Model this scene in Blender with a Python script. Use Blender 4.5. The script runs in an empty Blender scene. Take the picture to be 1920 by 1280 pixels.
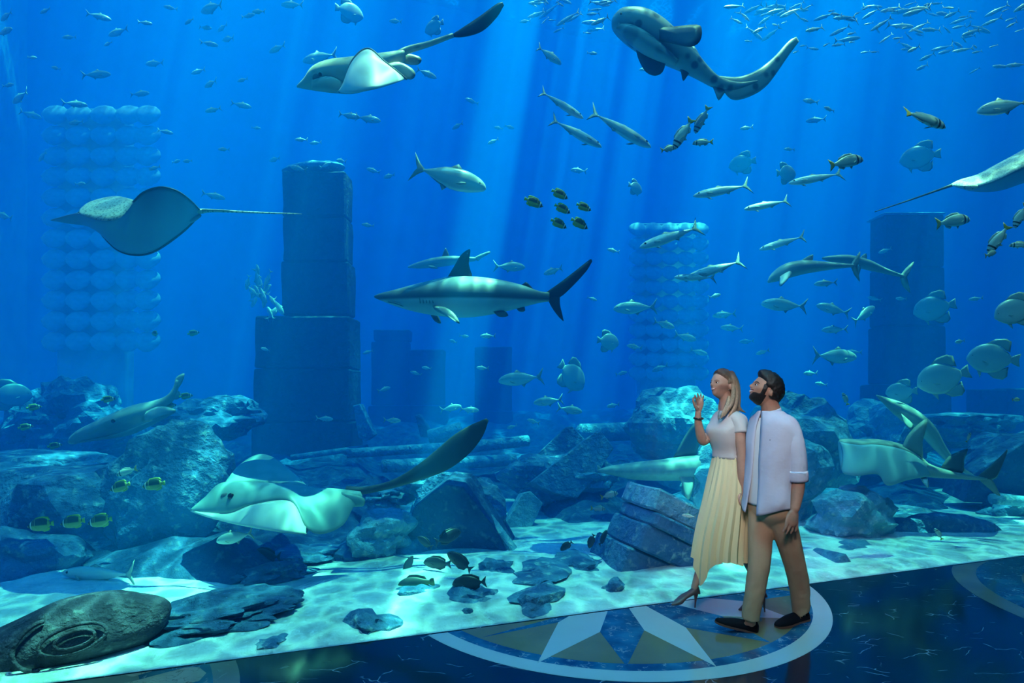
import bpy, bmesh, math, random
from mathutils import Vector, Matrix, Euler, noise
from math import sin, cos, pi, radians, exp, sqrt, atan2

S = bpy.context.scene
COL = S.collection
random.seed(7)

# ------------------------------------------------------------------ camera
F, HX, HY, CH = 1070.0, 960.0, 745.0, 1.64          # focal length in px, principal column, horizon row, eye height
cam_d = bpy.data.cameras.new('camera')
cam_d.sensor_width = 36.0
cam_d.lens = 36.0 * F / 1920.0
cam_d.shift_y = (HY - 640.0) / 1920.0
cam_d.clip_end = 200
cam = bpy.data.objects.new('camera', cam_d)
cam.location = (0, 0, CH)
cam.rotation_euler = (pi / 2, 0, 0)
COL.objects.link(cam)
S.camera = cam

# ------------------------------------------------------------------ world, lights, exposure
S.view_settings.view_transform = 'Standard'
S.view_settings.look = 'None'
S.view_settings.exposure = 0.0
S.view_settings.gamma = 1.0
S.view_settings.use_curve_mapping = False
S.cycles.use_denoising = True
S.cycles.max_bounces = 6
S.cycles.diffuse_bounces = 3
S.cycles.glossy_bounces = 3
S.cycles.transmission_bounces = 4
S.cycles.transparent_max_bounces = 16
S.cycles.volume_bounces = 3
S.cycles.use_adaptive_sampling = False
S.cycles.sample_clamp_indirect = 4.0

w = bpy.data.worlds.new('world')
S.world = w
w.use_nodes = True
w.node_tree.nodes['Background'].inputs[0].default_value = (0.30, 0.62, 0.64, 1)
w.node_tree.nodes['Background'].inputs[1].default_value = 3.3

# glass frame: P0 on the floor, GT along the glass (to the right), GN into the tank
P0 = Vector((-0.533, 3.961, 0.0))
GT = Vector((0.949, 0.3154, 0.0)).normalized()
GN = Vector((-GT.y, GT.x, 0.0))
ROTG = atan2(GT.y, GT.x)
ZS = 21.0                                            # water level


def gp(t, n, z=0.0):
    return P0 + GT * t + GN * n + Vector((0, 0, z))


def glass_d(x):
    """Distance at which the pane stands in picture column x."""
    return 4.138 / (1 - 0.3323 * (x - HX) / F)


def P(x, y, d):
    """Photo pixel at distance d (metres along the view axis) -> world point."""
    return Vector(((x - HX) / F * d, d, CH + (HY - y) / F * d))


def lamp(name, kind, loc, energy, color, **kw):
    l = bpy.data.lights.new(name, kind)
    l.energy = energy
    l.color = color
    for k, v in kw.items():
        setattr(l, k, v)
    o = bpy.data.objects.new(name, l)
    o.location = loc
    COL.objects.link(o)
    return o


sun = lamp('sun', 'SUN', (0, 8, 30), 3050.0, (0.52, 0.051, 0.0180), angle=radians(0.1))
th = radians(9.5)
sun.rotation_euler = (-(GT * sin(th)) - Vector((0, 0, cos(th)))).to_track_quat('-Z', 'Y').to_euler()
# added fill: cyan panel standing in for tank glow, two spots brightening the couple
hall = lamp('tank_glow_fill', 'AREA', (0.0, -2.0, 19.5), 1700.0, (0.16, 0.82, 1.0), shape='RECTANGLE', size=4.0, size_y=3.0)


def spot(name, loc, at, energy, color, half, blend=0.8, r=0.7):
    o = lamp(name, 'SPOT', loc, energy, color, spot_size=radians(half * 2), spot_blend=blend, shadow_soft_size=r)
    o.rotation_euler = (Vector(at) - Vector(loc)).to_track_quat('-Z', 'Y').to_euler()
    return o


spot('couple_fill_spot', (-0.8, -1.8, 5.6), (1.70, 4.2, 1.42), 1500.0, (1.0, 0.86, 0.86), 8.5)  # both spots are unseen fill, added and aimed to light the couple
spot('couple_fill_spot', (3.6, 1.0, 8.0), (1.75, 4.1, 1.0), 140.0, (1.0, 0.92, 0.96), 8.5)

# ------------------------------------------------------------------ helpers
MATS = {}


def nt(name):
    m = bpy.data.materials.new(name)
    m.use_nodes = True
    t = m.node_tree
    b = t.nodes['Principled BSDF']
    return m, t, b


def N(t, typ, **kw):
    n = t.nodes.new(typ)
    for k, v in kw.items():
        if k.startswith('i_'):
            n.inputs[k[2:]].default_value = v
        elif isinstance(k, str) and k.startswith('n') and k[1:].isdigit():
            n.inputs[int(k[1:])].default_value = v
        else:
            setattr(n, k, v)
    return n


def ramp(t, fac, stops, interp='LINEAR'):
    r = t.nodes.new('ShaderNodeValToRGB')
    r.color_ramp.interpolation = interp
    e = r.color_ramp.elements
    while len(e) < len(stops):
        e.new(0.5)
    for el, (p, c) in zip(e, stops):
        el.position = p
        el.color = (c[0], c[1], c[2], 1) if len(c) == 3 else c
    t.links.new(fac, r.inputs[0])
    return r


def mixc(t, fac, a, b):
    m = t.nodes.new('ShaderNodeMix')
    m.data_type = 'RGBA'
    for sock, v in ((m.inputs[0], fac), (m.inputs[6], a), (m.inputs[7], b)):
        if hasattr(v, 'links'):
            t.links.new(v, sock)
        elif isinstance(v, (int, float)):
            sock.default_value = v
        else:
            sock.default_value = (v[0], v[1], v[2], 1)
    return m.outputs[2]


def mat(name, color, rough=0.5, spec=0.5, metal=0.0, bump=0.0, bscale=40.0, var=0.0, vscale=8.0):
    """Plain principled material with a little procedural colour variation and bump."""
    if name in MATS:
        return MATS[name]
    m, t, b = nt(name)
    b.inputs['Roughness'].default_value = rough
    b.inputs['Specular IOR Level'].default_value = spec
    b.inputs['Metallic'].default_value = metal
    b.inputs['Base Color'].default_value = (*color, 1)
    tc = N(t, 'ShaderNodeTexCoord')
    if var:
        nz = N(t, 'ShaderNodeTexNoise', i_Scale=vscale, i_Detail=4.0)
        t.links.new(tc.outputs['Object'], nz.inputs['Vector'])
        lo = tuple(c * (1 - var) for c in color)
        hi = tuple(min(1, c * (1 + var)) for c in color)
        r = ramp(t, nz.outputs[0], [(0.3, lo), (0.7, hi)])
        t.links.new(r.outputs[0], b.inputs['Base Color'])
    if bump:
        nz = N(t, 'ShaderNodeTexNoise', i_Scale=bscale, i_Detail=3.0)
        t.links.new(tc.outputs['Object'], nz.inputs['Vector'])
        bp = N(t, 'ShaderNodeBump', i_Strength=bump, i_Distance=0.02)
        t.links.new(nz.outputs[0], bp.inputs['Height'])
        t.links.new(bp.outputs[0], b.inputs['Normal'])
    MATS[name] = m
    return m


def link(name, me, parent=None, m=None, kind=None):
    o = bpy.data.objects.new(name, me)
    COL.objects.link(o)
    if m is not None:
        if isinstance(m, (list, tuple)):
            for mm in m:
                me.materials.append(mm)
        else:
            me.materials.append(m)
    if parent is not None:
        o.parent = parent
        o.matrix_parent_inverse = parent.matrix_world.inverted()
    if kind:
        o['kind'] = kind
    return o


def mesh(name, verts, faces, parent=None, m=None, smooth=True, kind=None, sub=0, mi=None):
    me = bpy.data.meshes.new(name)
    me.from_pydata([tuple(v) for v in verts], [], faces)
    me.validate()
    if mi:
        for p, i in zip(me.polygons, mi):
            p.material_index = i
    if smooth:
        for p in me.polygons:
            p.use_smooth = True
    me.update()
    o = link(name, me, parent, m, kind)
    if sub:
        s = o.modifiers.new('sub', 'SUBSURF')
        s.levels = s.render_levels = sub
    return o


def from_bm(name, bm, parent=None, m=None, smooth=False, kind=None):
    bmesh.ops.recalc_face_normals(bm, faces=bm.faces)
    me = bpy.data.meshes.new(name)
    bm.to_mesh(me)
    bm.free()
    if smooth:
        for p in me.polygons:
            p.use_smooth = True
    return link(name, me, parent, m, kind)


def empty(name, loc, label=None, cat=None, group=None):
    o = bpy.data.objects.new(name, None)
    o.location = loc
    o.empty_display_size = 0.1
    COL.objects.link(o)
    o.matrix_world = Matrix.Translation(Vector(loc))
    if label:
        tag(o, label, cat, group)
    return o


def tag(o, label, cat, group=None):
    o['label'] = label
    o['category'] = cat
    if group:
        o['group'] = group
    return o


def crom(pts, n):
    """Catmull-Rom through a list of tuples/vectors -> n samples."""
    pts = [tuple(p) for p in pts]
    k = len(pts)
    out = []
    for i in range(n):
        u = i / (n - 1) * (k - 1)
        j = min(int(u), k - 2)
        f = u - j
        a, b = pts[j], pts[j + 1]
        z = pts[j - 1] if j > 0 else tuple(2 * p - q for p, q in zip(a, b))
        c = pts[j + 2] if j + 2 < k else tuple(2 * q - p for p, q in zip(a, b))
        out.append(tuple(0.5 * (2 * q + (r - p) * f + (2 * p - 5 * q + 4 * r - s) * f * f + (3 * q - p - 3 * r + s) * f ** 3)
                         for p, q, r, s in zip(z, a, b, c)))
    return out


def loft(rings, cap=True, closed=True):
    """Rings of equal vertex count -> verts, faces."""
    v, f = [], []
    n = len(rings[0])
    for r in rings:
        v.extend(r)
    for i in range(len(rings) - 1):
        for j in range(n if closed else n - 1):
            k = (j + 1) % n
            f.append((i * n + j, i * n + k, (i + 1) * n + k, (i + 1) * n + j))
    if cap and closed:
        f.append(tuple(range(n - 1, -1, -1)))
        f.append(tuple((len(rings) - 1) * n + j for j in range(n)))
    return v, f


def box_bm(bm, x0, x1, y0, y1, z0, z1, M=None, bev=0.0):
    r = bmesh.ops.create_cube(bm, size=1.0)
    vs = r['verts']
    for v in vs:
        v.co = Vector((x0 + (v.co.x + 0.5) * (x1 - x0), y0 + (v.co.y + 0.5) * (y1 - y0), z0 + (v.co.z + 0.5) * (z1 - z0)))
    if bev:
        es = list({e for v in vs for e in v.link_edges})
        rb = bmesh.ops.bevel(bm, geom=es, offset=bev, segments=1, affect='EDGES')
        vs = list({v for f in rb['faces'] for v in f.verts} | {v for v in vs if v.is_valid})
    if M is not None:
        for v in vs:
            v.co = M @ v.co
    return vs
# ------------------------------------------------------------------ tank and hall
RG = Matrix.Translation(P0) @ Matrix.Rotation(ROTG, 4, 'Z')       # local x along the glass, y into the tank


def gbox(name, t0, t1, n0, n1, z0, z1, m, kind='structure', bev=0.0):
    bm = bmesh.new()
    box_bm(bm, t0, t1, n0, n1, z0, z1, RG, bev)
    return from_bm(name, bm, None, m, kind=kind)


# water: one homogeneous body that absorbs red and scatters blue
m = bpy.data.materials.new('water_body')
m.use_nodes = True
t = m.node_tree
t.nodes.clear()
out = N(t, 'ShaderNodeOutputMaterial')
sc = N(t, 'ShaderNodeVolumeScatter', i_Color=(0.0, 0.32, 1.0, 1), i_Density=0.080, i_Anisotropy=0.0)
ab = N(t, 'ShaderNodeVolumeAbsorption', i_Color=(0.0, 0.74, 0.985, 1), i_Density=0.30)
ad = N(t, 'ShaderNodeAddShader')
t.links.new(sc.outputs[0], ad.inputs[0])
t.links.new(ab.outputs[0], ad.inputs[1])
t.links.new(ad.outputs[0], out.inputs['Volume'])
bm = bmesh.new()
box_bm(bm, -12.0, 26.0, 0.013, 24.0, -0.4, ZS - 0.02, RG)
water = from_bm('tank_water', bm, None, m, kind='stuff')
tag(water, 'clear blue water filling the whole tank behind the glass', 'water')

# flat water sheet; its painted transparency masks the sunlight into shafts and caustics
m = bpy.data.materials.new('water_surface_gobo')
m.use_nodes = True
t = m.node_tree
t.nodes.clear()
out = N(t, 'ShaderNodeOutputMaterial')
tc = N(t, 'ShaderNodeTexCoord')
mp = N(t, 'ShaderNodeMapping')
mp.inputs['Location'].default_value = (3.6, 0, 0)
mp.inputs['Rotation'].default_value = (0, 0, radians(12))
mp.inputs['Scale'].default_value = (1.0, 0.22, 1.0)
t.links.new(tc.outputs['Object'], mp.inputs['Vector'])
n1 = N(t, 'ShaderNodeTexNoise', i_Scale=1.1, i_Detail=1.0, i_Roughness=0.4, i_Distortion=0.2)
t.links.new(mp.outputs[0], n1.inputs['Vector'])
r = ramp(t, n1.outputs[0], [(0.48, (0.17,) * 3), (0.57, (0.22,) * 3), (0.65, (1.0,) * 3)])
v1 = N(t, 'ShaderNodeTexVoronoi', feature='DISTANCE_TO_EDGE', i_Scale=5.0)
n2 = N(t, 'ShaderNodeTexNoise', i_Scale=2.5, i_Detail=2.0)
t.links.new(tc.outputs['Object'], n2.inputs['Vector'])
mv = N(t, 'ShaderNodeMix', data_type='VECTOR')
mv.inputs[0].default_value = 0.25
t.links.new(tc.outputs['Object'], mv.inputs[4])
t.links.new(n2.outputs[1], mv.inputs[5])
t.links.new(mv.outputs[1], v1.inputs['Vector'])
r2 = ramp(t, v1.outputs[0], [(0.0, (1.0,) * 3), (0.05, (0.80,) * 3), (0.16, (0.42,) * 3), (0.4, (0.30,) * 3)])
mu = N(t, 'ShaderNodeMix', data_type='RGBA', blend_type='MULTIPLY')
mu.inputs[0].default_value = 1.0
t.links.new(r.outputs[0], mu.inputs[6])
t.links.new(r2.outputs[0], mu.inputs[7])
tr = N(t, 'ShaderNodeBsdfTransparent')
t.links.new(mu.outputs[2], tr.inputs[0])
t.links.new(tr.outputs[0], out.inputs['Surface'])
mesh('water_surface_gobo', [gp(-12, 0.0125, ZS), gp(26, 0.0125, ZS), gp(26, 24, ZS), gp(-12, 24, ZS)], [(0, 1, 2, 3)], None, m, False, 'structure')

# acrylic pane
m = bpy.data.materials.new('acrylic_pane')
m.use_nodes = True
t = m.node_tree
t.nodes.clear()
out = N(t, 'ShaderNodeOutputMaterial')
tr = N(t, 'ShaderNodeBsdfTransparent', i_Color=(0.985, 0.99, 0.995, 1))
gl = N(t, 'ShaderNodeBsdfGlossy', i_Roughness=0.02)
ge = N(t, 'ShaderNodeNewGeometry')
dt = N(t, 'ShaderNodeVectorMath', operation='DOT_PRODUCT')
t.links.new(ge.outputs['Normal'], dt.inputs[0])
t.links.new(ge.outputs['Incoming'], dt.inputs[1])
ma = N(t, 'ShaderNodeMath', operation='ABSOLUTE')
t.links.new(dt.outputs['Value'], ma.inputs[0])
fr = ramp(t, ma.outputs[0], [(0.0, (0.7,) * 3), (0.15, (0.18,) * 3), (0.35, (0.04,) * 3), (0.7, (0.008,) * 3)])
mx = N(t, 'ShaderNodeMixShader')
t.links.new(fr.outputs[0], mx.inputs[0])
t.links.new(tr.outputs[0], mx.inputs[1])
t.links.new(gl.outputs[0], mx.inputs[2])
t.links.new(mx.outputs[0], out.inputs['Surface'])
gbox('window_1', -12, 26, 0.0, 0.012, 0.0, ZS - 0.1, m)

# tank shell
stone = mat('tank_wall', (0.25,0.45,0.6), 0.9, 0.2, var=0.3, vscale=0.7)  # water haze put into the wall colour so the corners vanish
gbox('wall_back', -12.4, 26.4, 24.0, 24.4, -0.5, ZS + 0.2, stone)
gbox('wall_left', -12.4, -12.0, 0.0, 24.0, -0.5, ZS + 0.2, stone)
gbox('wall_right', 26.0, 26.4, 0.0, 24.0, -0.5, ZS + 0.2, stone)
# hall shell
plaster = mat('hall_plaster', (0.10, 0.10, 0.12), 0.8, 0.3, var=0.1)
gbox('ceiling', -12.4, 26.4, -12.0, 0.030, ZS - 0.1, ZS + 0.2, plaster)
gbox('wall_rear', -12.4, 26.4, -12.3, -12.0, 0.0, ZS - 0.1, plaster)
gbox('wall_hall_left', -12.4, -12.0, -12.0, 0.0, 0.0, ZS - 0.1, plaster)
gbox('wall_hall_right', 26.0, 26.4, -12.0, 0.0, 0.0, ZS - 0.1, plaster)

# sand bed
m, t, b = nt('white_sand')
tc = N(t, 'ShaderNodeTexCoord')
nz = N(t, 'ShaderNodeTexNoise', i_Scale=1.3, i_Detail=6.0, i_Roughness=0.65)
t.links.new(tc.outputs['Object'], nz.inputs['Vector'])
r = ramp(t, nz.outputs[0], [(0.32, (0.36, 0.40, 0.44)), (0.5, (0.70, 0.74, 0.78)), (0.62, (0.92, 0.93, 0.95))])
t.links.new(r.outputs[0], b.inputs['Base Color'])
b.inputs['Roughness'].default_value = 0.95
b.inputs['Specular IOR Level'].default_value = 0.1
bp = N(t, 'ShaderNodeBump', i_Strength=0.8, i_Distance=0.12)
nb = N(t, 'ShaderNodeTexNoise', i_Scale=5.0, i_Detail=5.0)
t.links.new(tc.outputs['Object'], nb.inputs['Vector'])
t.links.new(nb.outputs[0], bp.inputs['Height'])
t.links.new(bp.outputs[0], b.inputs['Normal'])
SAND = m


def sand_z(t_, n_):
    k = min(1.0, max(0.0, n_ / 1.2))
    k2 = min(1.0, max(0.0, (n_ - 0.014) / 0.15))
    return 0.002 + k2 * 0.02 + k * 0.10 * (noise.noise(Vector((t_ * 0.45, n_ * 0.5, 3.1))) + 0.35) + k * 0.035 * noise.noise(Vector((t_ * 1.9, n_ * 2.6, 8.0)))


nx, ny = 220, 110
vs, fs = [], []
for j in range(ny + 1):
    n_ = 0.014 + 23.8 * (j / ny) ** 1.7
    for i in range(nx + 1):
        t_ = -11.9 + 37.8 * i / nx
        vs.append(gp(t_, n_, sand_z(t_, n_)))
for j in range(ny):
    for i in range(nx):
        a = j * (nx + 1) + i
        fs.append((a, a + 1, a + nx + 2, a + nx + 1))
sand = mesh('sand_bed', vs, fs, None, SAND, True, 'stuff')
tag(sand, 'pale rippled sand covering the bottom of the tank', 'sand')
gbox('trim_1', -12.0, 26.0, 0.014, 24.0, -0.45, -0.40, stone)
# ------------------------------------------------------------------ hall floor with inlaid medallions
def marble(name, base, mid, vein, scale=1.0, vs=0.012, amount=0.56, rough=0.12):
    m, t, b = nt(name)
    tc = N(t, 'ShaderNodeTexCoord')
    n1 = N(t, 'ShaderNodeTexNoise', i_Scale=1.1 * scale, i_Detail=5.0)
    t.links.new(tc.outputs['Object'], n1.inputs['Vector'])
    base_c = ramp(t, n1.outputs[0], [(0.38, base), (0.65, mid)])
    n2 = N(t, 'ShaderNodeTexNoise', i_Scale=2.2 * scale, i_Detail=3.0)
    t.links.new(tc.outputs['Object'], n2.inputs['Vector'])
    mv = N(t, 'ShaderNodeMix', data_type='VECTOR')
    mv.inputs[0].default_value = 0.22
    t.links.new(tc.outputs['Object'], mv.inputs[4])
    t.links.new(n2.outputs[1], mv.inputs[5])
    mp = N(t, 'ShaderNodeMapping')
    mp.inputs['Scale'].default_value = (1.0, 2.4, 1.0)
    t.links.new(mv.outputs[1], mp.inputs['Vector'])
    v = N(t, 'ShaderNodeTexVoronoi', feature='DISTANCE_TO_EDGE', i_Scale=2.4 * scale)
    t.links.new(mp.outputs[0], v.inputs['Vector'])
    line = ramp(t, v.outputs[0], [(0.0, (1,) * 3), (vs, (0,) * 3)])
    n3 = N(t, 'ShaderNodeTexNoise', i_Scale=3.0 * scale, i_Detail=3.0)
    t.links.new(tc.outputs['Object'], n3.inputs['Vector'])
    msk = ramp(t, n3.outputs[0], [(amount, (0,) * 3), (amount + 0.08, (1,) * 3)])
    mm = N(t, 'ShaderNodeMath', operation='MULTIPLY')
    t.links.new(line.outputs[0], mm.inputs[0])
    t.links.new(msk.outputs[0], mm.inputs[1])
    c = mixc(t, mm.outputs[0], base_c.outputs[0], vein)
    t.links.new(c, b.inputs['Base Color'])
    b.inputs['Roughness'].default_value = rough
    b.inputs['Specular IOR Level'].default_value = 0.45
    return m


M_NAVY = marble('navy_marble', (0.003, 0.012, 0.032), (0.005, 0.026, 0.052), (0.42, 0.46, 0.48), 1.5, 0.016, 0.52)
M_BLUE = marble('blue_marble', (0.015, 0.07, 0.19), (0.04, 0.20, 0.36), (0.35, 0.42, 0.46), 4.0, 0.06, 0.5, 0.12)
M_GOLD = marble('gold_marble', (0.26, 0.20, 0.11), (0.32, 0.25, 0.14), (0.38, 0.30, 0.19), 2.0, 0.03, 0.6, 0.10)
M_WHITE = marble('white_marble', (0.66, 0.66, 0.64), (0.72, 0.72, 0.70), (0.6, 0.6, 0.58), 1.0, 0.01, 0.6, 0.12)
M_TEAL = marble('teal_marble', (0.02, 0.07, 0.12), (0.05, 0.16, 0.20), (0.3, 0.3, 0.3), 3.0, 0.05, 0.5, 0.12)
M_BROWN = marble('brown_marble', (0.40, 0.28, 0.20), (0.50, 0.38, 0.27), (0.20, 0.12, 0.08), 4.0, 0.05, 0.4, 0.12)
M_TAN = marble('tan_marble', (0.20, 0.17, 0.13), (0.25, 0.21, 0.16), (0.3, 0.27, 0.22), 2.0, 0.03, 0.6, 0.12)

floor = gbox('floor', -12.0, 26.0, -12.0, 0.02, -0.2, 0.0, M_NAVY)


def clip_glass(poly, lim=-0.004):
    """Keep the hall side of the pane."""
    def nn(p):
        return (Vector((p[0], p[1], 0)) - P0).dot(GN) - lim
    out = []
    for i in range(len(poly)):
        a, b = poly[i], poly[(i + 1) % len(poly)]
        da, db = nn(a), nn(b)
        if da <= 0:
            out.append(a)
        if (da < 0 < db) or (db < 0 < da):
            u = da / (da - db)
            out.append((a[0] + (b[0] - a[0]) * u, a[1] + (b[1] - a[1]) * u))
    return out


def inlay(name, poly, m, h):
    poly = clip_glass(poly)
    if len(poly) < 3:
        return
    n = len(poly)
    v = [(p[0], p[1], h) for p in poly] + [(p[0], p[1], -0.001) for p in poly]
    f = [tuple(range(n)), tuple(range(2 * n - 1, n - 1, -1))] + [(i, n + i, n + (i + 1) % n, (i + 1) % n) for i in range(n)]
    bm = bmesh.new()
    bv = [bm.verts.new(p) for p in v]
    for q in f:
        bm.faces.new([bv[i] for i in q])
    return from_bm(name, bm, floor, m)


def disc(name, c, r, m, h, a0=0, a1=360, n=120):
    return inlay(name, [(c[0] + r * cos(radians(a0 + (a1 - a0) * i / n)), c[1] + r * sin(radians(a0 + (a1 - a0) * i / n))) for i in range(n)], m, h)


def fl(x, y):
    d = F * CH / (y - HY)
    return ((x - HX) / F * d, d)


MC = (0.80, 5.085)
disc('inlay_ring', MC, 1.795, M_WHITE, 0.0015)
disc('inlay_ring', MC, 1.665, M_BLUE, 0.0022)
disc('inlay_field', MC, 1.575, M_GOLD, 0.0029)
SC = (0.885, 4.87)
k1, k2, k3, k4 = fl(1125, 1185), fl(1208, 1182), fl(1047, 1167), fl(1286, 1177)
k5, k6, k7 = fl(1352, 1155), fl(1400, 1128), fl(1075, 1149)
for nm, tip, a, b_, m in (('blue', fl(1175, 1250), k1, k2, M_BLUE), ('white', fl(1008, 1243), k3, k1, M_WHITE),
                          ('white', fl(1343, 1250), k2, k4, M_WHITE), ('blue', fl(905, 1195), k7, k3, M_BLUE),
                          ('blue', fl(1445, 1205), k4, k5, M_BLUE), ('white', fl(1485, 1160), k5, k6, M_WHITE),
                          ('blue', fl(1515, 1112), k6, fl(1400, 1100), M_BLUE)):
    inlay('inlay_kite', [SC, a, tip, b_], m, 0.0036)
# the neighbouring medallions: only their rims come into the picture
for c in ((5.60, 4.32), (-3.20, 2.53)):
    disc('inlay_ring', c, 1.80, M_TAN, 0.0015)
    disc('inlay_field', c, 1.62 if c[0] > 0 else 1.66, M_TEAL, 0.0022)
    disc('inlay_field', c, 1.30, M_TAN, 0.0026)
for a0, r0, r1 in ((28, 1.20, 1.63), (40, 1.22, 1.64), (52, 1.2, 1.62)):
    a1 = a0 + 9.5
    c = (-3.2, 2.53)
    pts = [(c[0] + r * cos(radians(a)), c[1] + r * sin(radians(a))) for a, r in
           ((a0, r0 + .05), (a0 + 1, r1 - .04), (a0 + 4, r1), (a0 + 8, r1 - .03), (a1, r1 - .1), (a1 - .5, r0 + .02), (a0 + 5, r0))]
    inlay('inlay_stone', pts[::-1], M_BROWN, 0.0030)
# ------------------------------------------------------------------ reef rocks and ruins in the tank
def rockmat(name, lo, hi, spot):
    m, t, b = nt(name)
    tc = N(t, 'ShaderNodeTexCoord')
    n1 = N(t, 'ShaderNodeTexNoise', i_Scale=2.2, i_Detail=7.0, i_Roughness=0.7)
    t.links.new(tc.outputs['Object'], n1.inputs['Vector'])
    r = ramp(t, n1.outputs[0], [(0.35, lo), (0.62, hi)])
    n2 = N(t, 'ShaderNodeTexNoise', i_Scale=11.0, i_Detail=4.0, i_Roughness=0.6)
    t.links.new(tc.outputs['Object'], n2.inputs['Vector'])
    s = ramp(t, n2.outputs[0], [(0.56, (0,) * 3), (0.70, (1,) * 3)])
    t.links.new(mixc(t, s.outputs[0], r.outputs[0], spot), b.inputs['Base Color'])
    b.inputs['Roughness'].default_value = 0.9
    b.inputs['Specular IOR Level'].default_value = 0.2
    bp = N(t, 'ShaderNodeBump', i_Strength=0.9, i_Distance=0.06)
    t.links.new(n2.outputs[0], bp.inputs['Height'])
    t.links.new(bp.outputs[0], b.inputs['Normal'])
    return m


ROCK = rockmat('reef_rock', (0.04, 0.13, 0.30), (0.10, 0.25, 0.46), (0.30, 0.48, 0.58))  # blue stones here to dark_stone, lightened to put water haze into the colour
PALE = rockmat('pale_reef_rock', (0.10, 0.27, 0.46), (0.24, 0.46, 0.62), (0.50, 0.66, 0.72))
RUIN = rockmat('ruin_stone', (0.04, 0.13, 0.30), (0.09, 0.22, 0.42), (0.26, 0.42, 0.52))
DARK = rockmat('dark_stone', (0.025, 0.08, 0.20), (0.05, 0.13, 0.28), (0.12, 0.22, 0.34))
PILLAR = rockmat('pillar_stone', (0.03, 0.06, 0.09), (0.05, 0.085, 0.12), (0.08, 0.11, 0.15))


def rock(name, x, y, d, sx, sy, sz, label, seed=0, rot=0, amp=0.28, m=None, tilt=0, group=None, rough=1.0, sub=4, flat=None):
    """Boulder whose middle stands at photo pixel (x, y), d metres off; sx, sy, sz are half sizes in metres."""
    bm = bmesh.new()
    bmesh.ops.create_icosphere(bm, subdivisions=sub, radius=1.0)
    off = Vector((seed * 7.3, seed * 3.1, seed * 1.7))
    for v in bm.verts:
        p = v.co.copy()
        q = p + off
        k = 1 + amp * 1.5 * noise.noise(q * 0.9) + amp * 0.9 * noise.noise(q * 2.1 * rough) + amp * 0.45 * noise.noise(q * 4.7 * rough) + amp * 0.2 * noise.noise(q * 10)
        k += 0.55 * amp * (noise.ridged_multi_fractal(q * 1.1, 0.9, 2.1, 4, 0.9, 2.0) - 1.2) * 0.5
        k -= 0.5 * amp * (noise.voronoi(q * 1.7)[0][0] - 0.35)
        p = p * k
        if flat is not None and p.z > flat:
            p.z = flat + (p.z - flat) * 0.25
        v.co = Vector((p.x * sx, p.y * sy, p.z * sz))
    o = from_bm(name, bm, None, m or ROCK, smooth=False)
    o.location = P(x, y, d)
    o.rotation_euler = (0, radians(tilt), radians(rot))
    return tag(o, label, 'rock', group)


def slab_bm(pts, th, M):
    """Extruded outline (x, z) of thickness th."""
    bm = bmesh.new()
    n = len(pts)
    a = [bm.verts.new((p[0], -th / 2, p[1])) for p in pts]
    b = [bm.verts.new((p[0], th / 2, p[1])) for p in pts]
    bm.faces.new(a)
    bm.faces.new(b[::-1])
    for i in range(n):
        bm.faces.new((a[i], b[i], b[(i + 1) % n], a[(i + 1) % n]))
    bmesh.ops.bevel(bm, geom=list(bm.edges), offset=0.012, segments=1, affect='EDGES')
    for v in bm.verts:
        v.co = M @ v.co
    return bm


def roughen(bm, amp, f, cuts=6):
    bmesh.ops.subdivide_edges(bm, edges=list(bm.edges), cuts=cuts, use_grid_fill=True)
    for v in bm.verts:
        v.co += Vector((noise.noise(v.co * f), noise.noise(v.co * f + Vector((9, 0, 0))), noise.noise(v.co * f + Vector((0, 9, 0))))) * amp


# rough sea bed behind the sand
nx, ny = 150, 70
vs, fs = [], []
for j in range(ny + 1):
    n_ = 1.55 + 21.5 * (j / ny) ** 1.6
    for i in range(nx + 1):
        t_ = -11.5 + 37 * i / nx
        edge = 2.0 + 0.9 * noise.noise(Vector((t_ * 0.35, 0, 0))) + (0.9 if -0.4 < t_ < 2.2 else 0) + 0.5 * noise.noise(Vector((t_ * 1.2, 4, 0)))
        if t_ < -1.2:
            edge -= 0.5
        k = max(0.0, min(1.0, (n_ - edge) / 1.2))
        z = -0.12 + k * (0.30 + 0.30 * noise.noise(Vector((t_ * 0.6, n_ * 0.6, 1))) + 0.22 * noise.noise(Vector((t_ * 1.7, n_ * 1.7, 5))) + 0.10 * noise.noise(Vector((t_ * 4, n_ * 4, 2)))) + min(0.7, max(0, n_ - 3) * 0.06)
        vs.append(gp(t_, n_, z))
for j in range(ny):
    for i in range(nx):
        a = j * (nx + 1) + i
        fs.append((a, a + 1, a + nx + 2, a + nx + 1))
o = mesh('reef_bed', vs, fs, None, DARK, True, 'stuff')
tag(o, 'dark rubble covered sea bed rising behind the pale sand', 'sea bed')

# left side
rock('boulder', 215, 985, 6.3, 1.35, 0.9, 0.95, 'large dark boulder at the left, a pale ridge running down its right edge', 1, 10, 0.22, flat=0.7)
rock('boulder', 60, 900, 6.9, 0.95, 0.8, 0.55, 'low broad boulder at the left edge with a flat pale top', 2, 20, 0.2, flat=0.5)
rock('boulder', 395, 790, 8.2, 0.75, 0.6, 0.35, 'rounded rock ledge against the foot of the dark pillar', 3, 0, 0.3)
rock('boulder', 140, 800, 9.5, 0.9, 0.8, 0.75, 'dark hazy rock pile behind the guitarfish at the left', 4, 40, 0.35)
rock('boulder', 300, 940, 5.75, 0.62, 0.25, 0.75, 'upright rock fin leaning right on the large dark boulder', 5, 15, 0.22, tilt=28)
rock('boulder', 20, 1065, 5.2, 0.6, 0.5, 0.35, 'dark low boulder at the left edge above the pale sand', 6, 0, 0.2)
rock('flat_rock', 378, 1160, 4.12, 0.70, 0.36, 0.13, 'long flat dark rock lying on bright sand near the glass', 7, 12, 0.35, m=DARK, sub=5)
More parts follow.
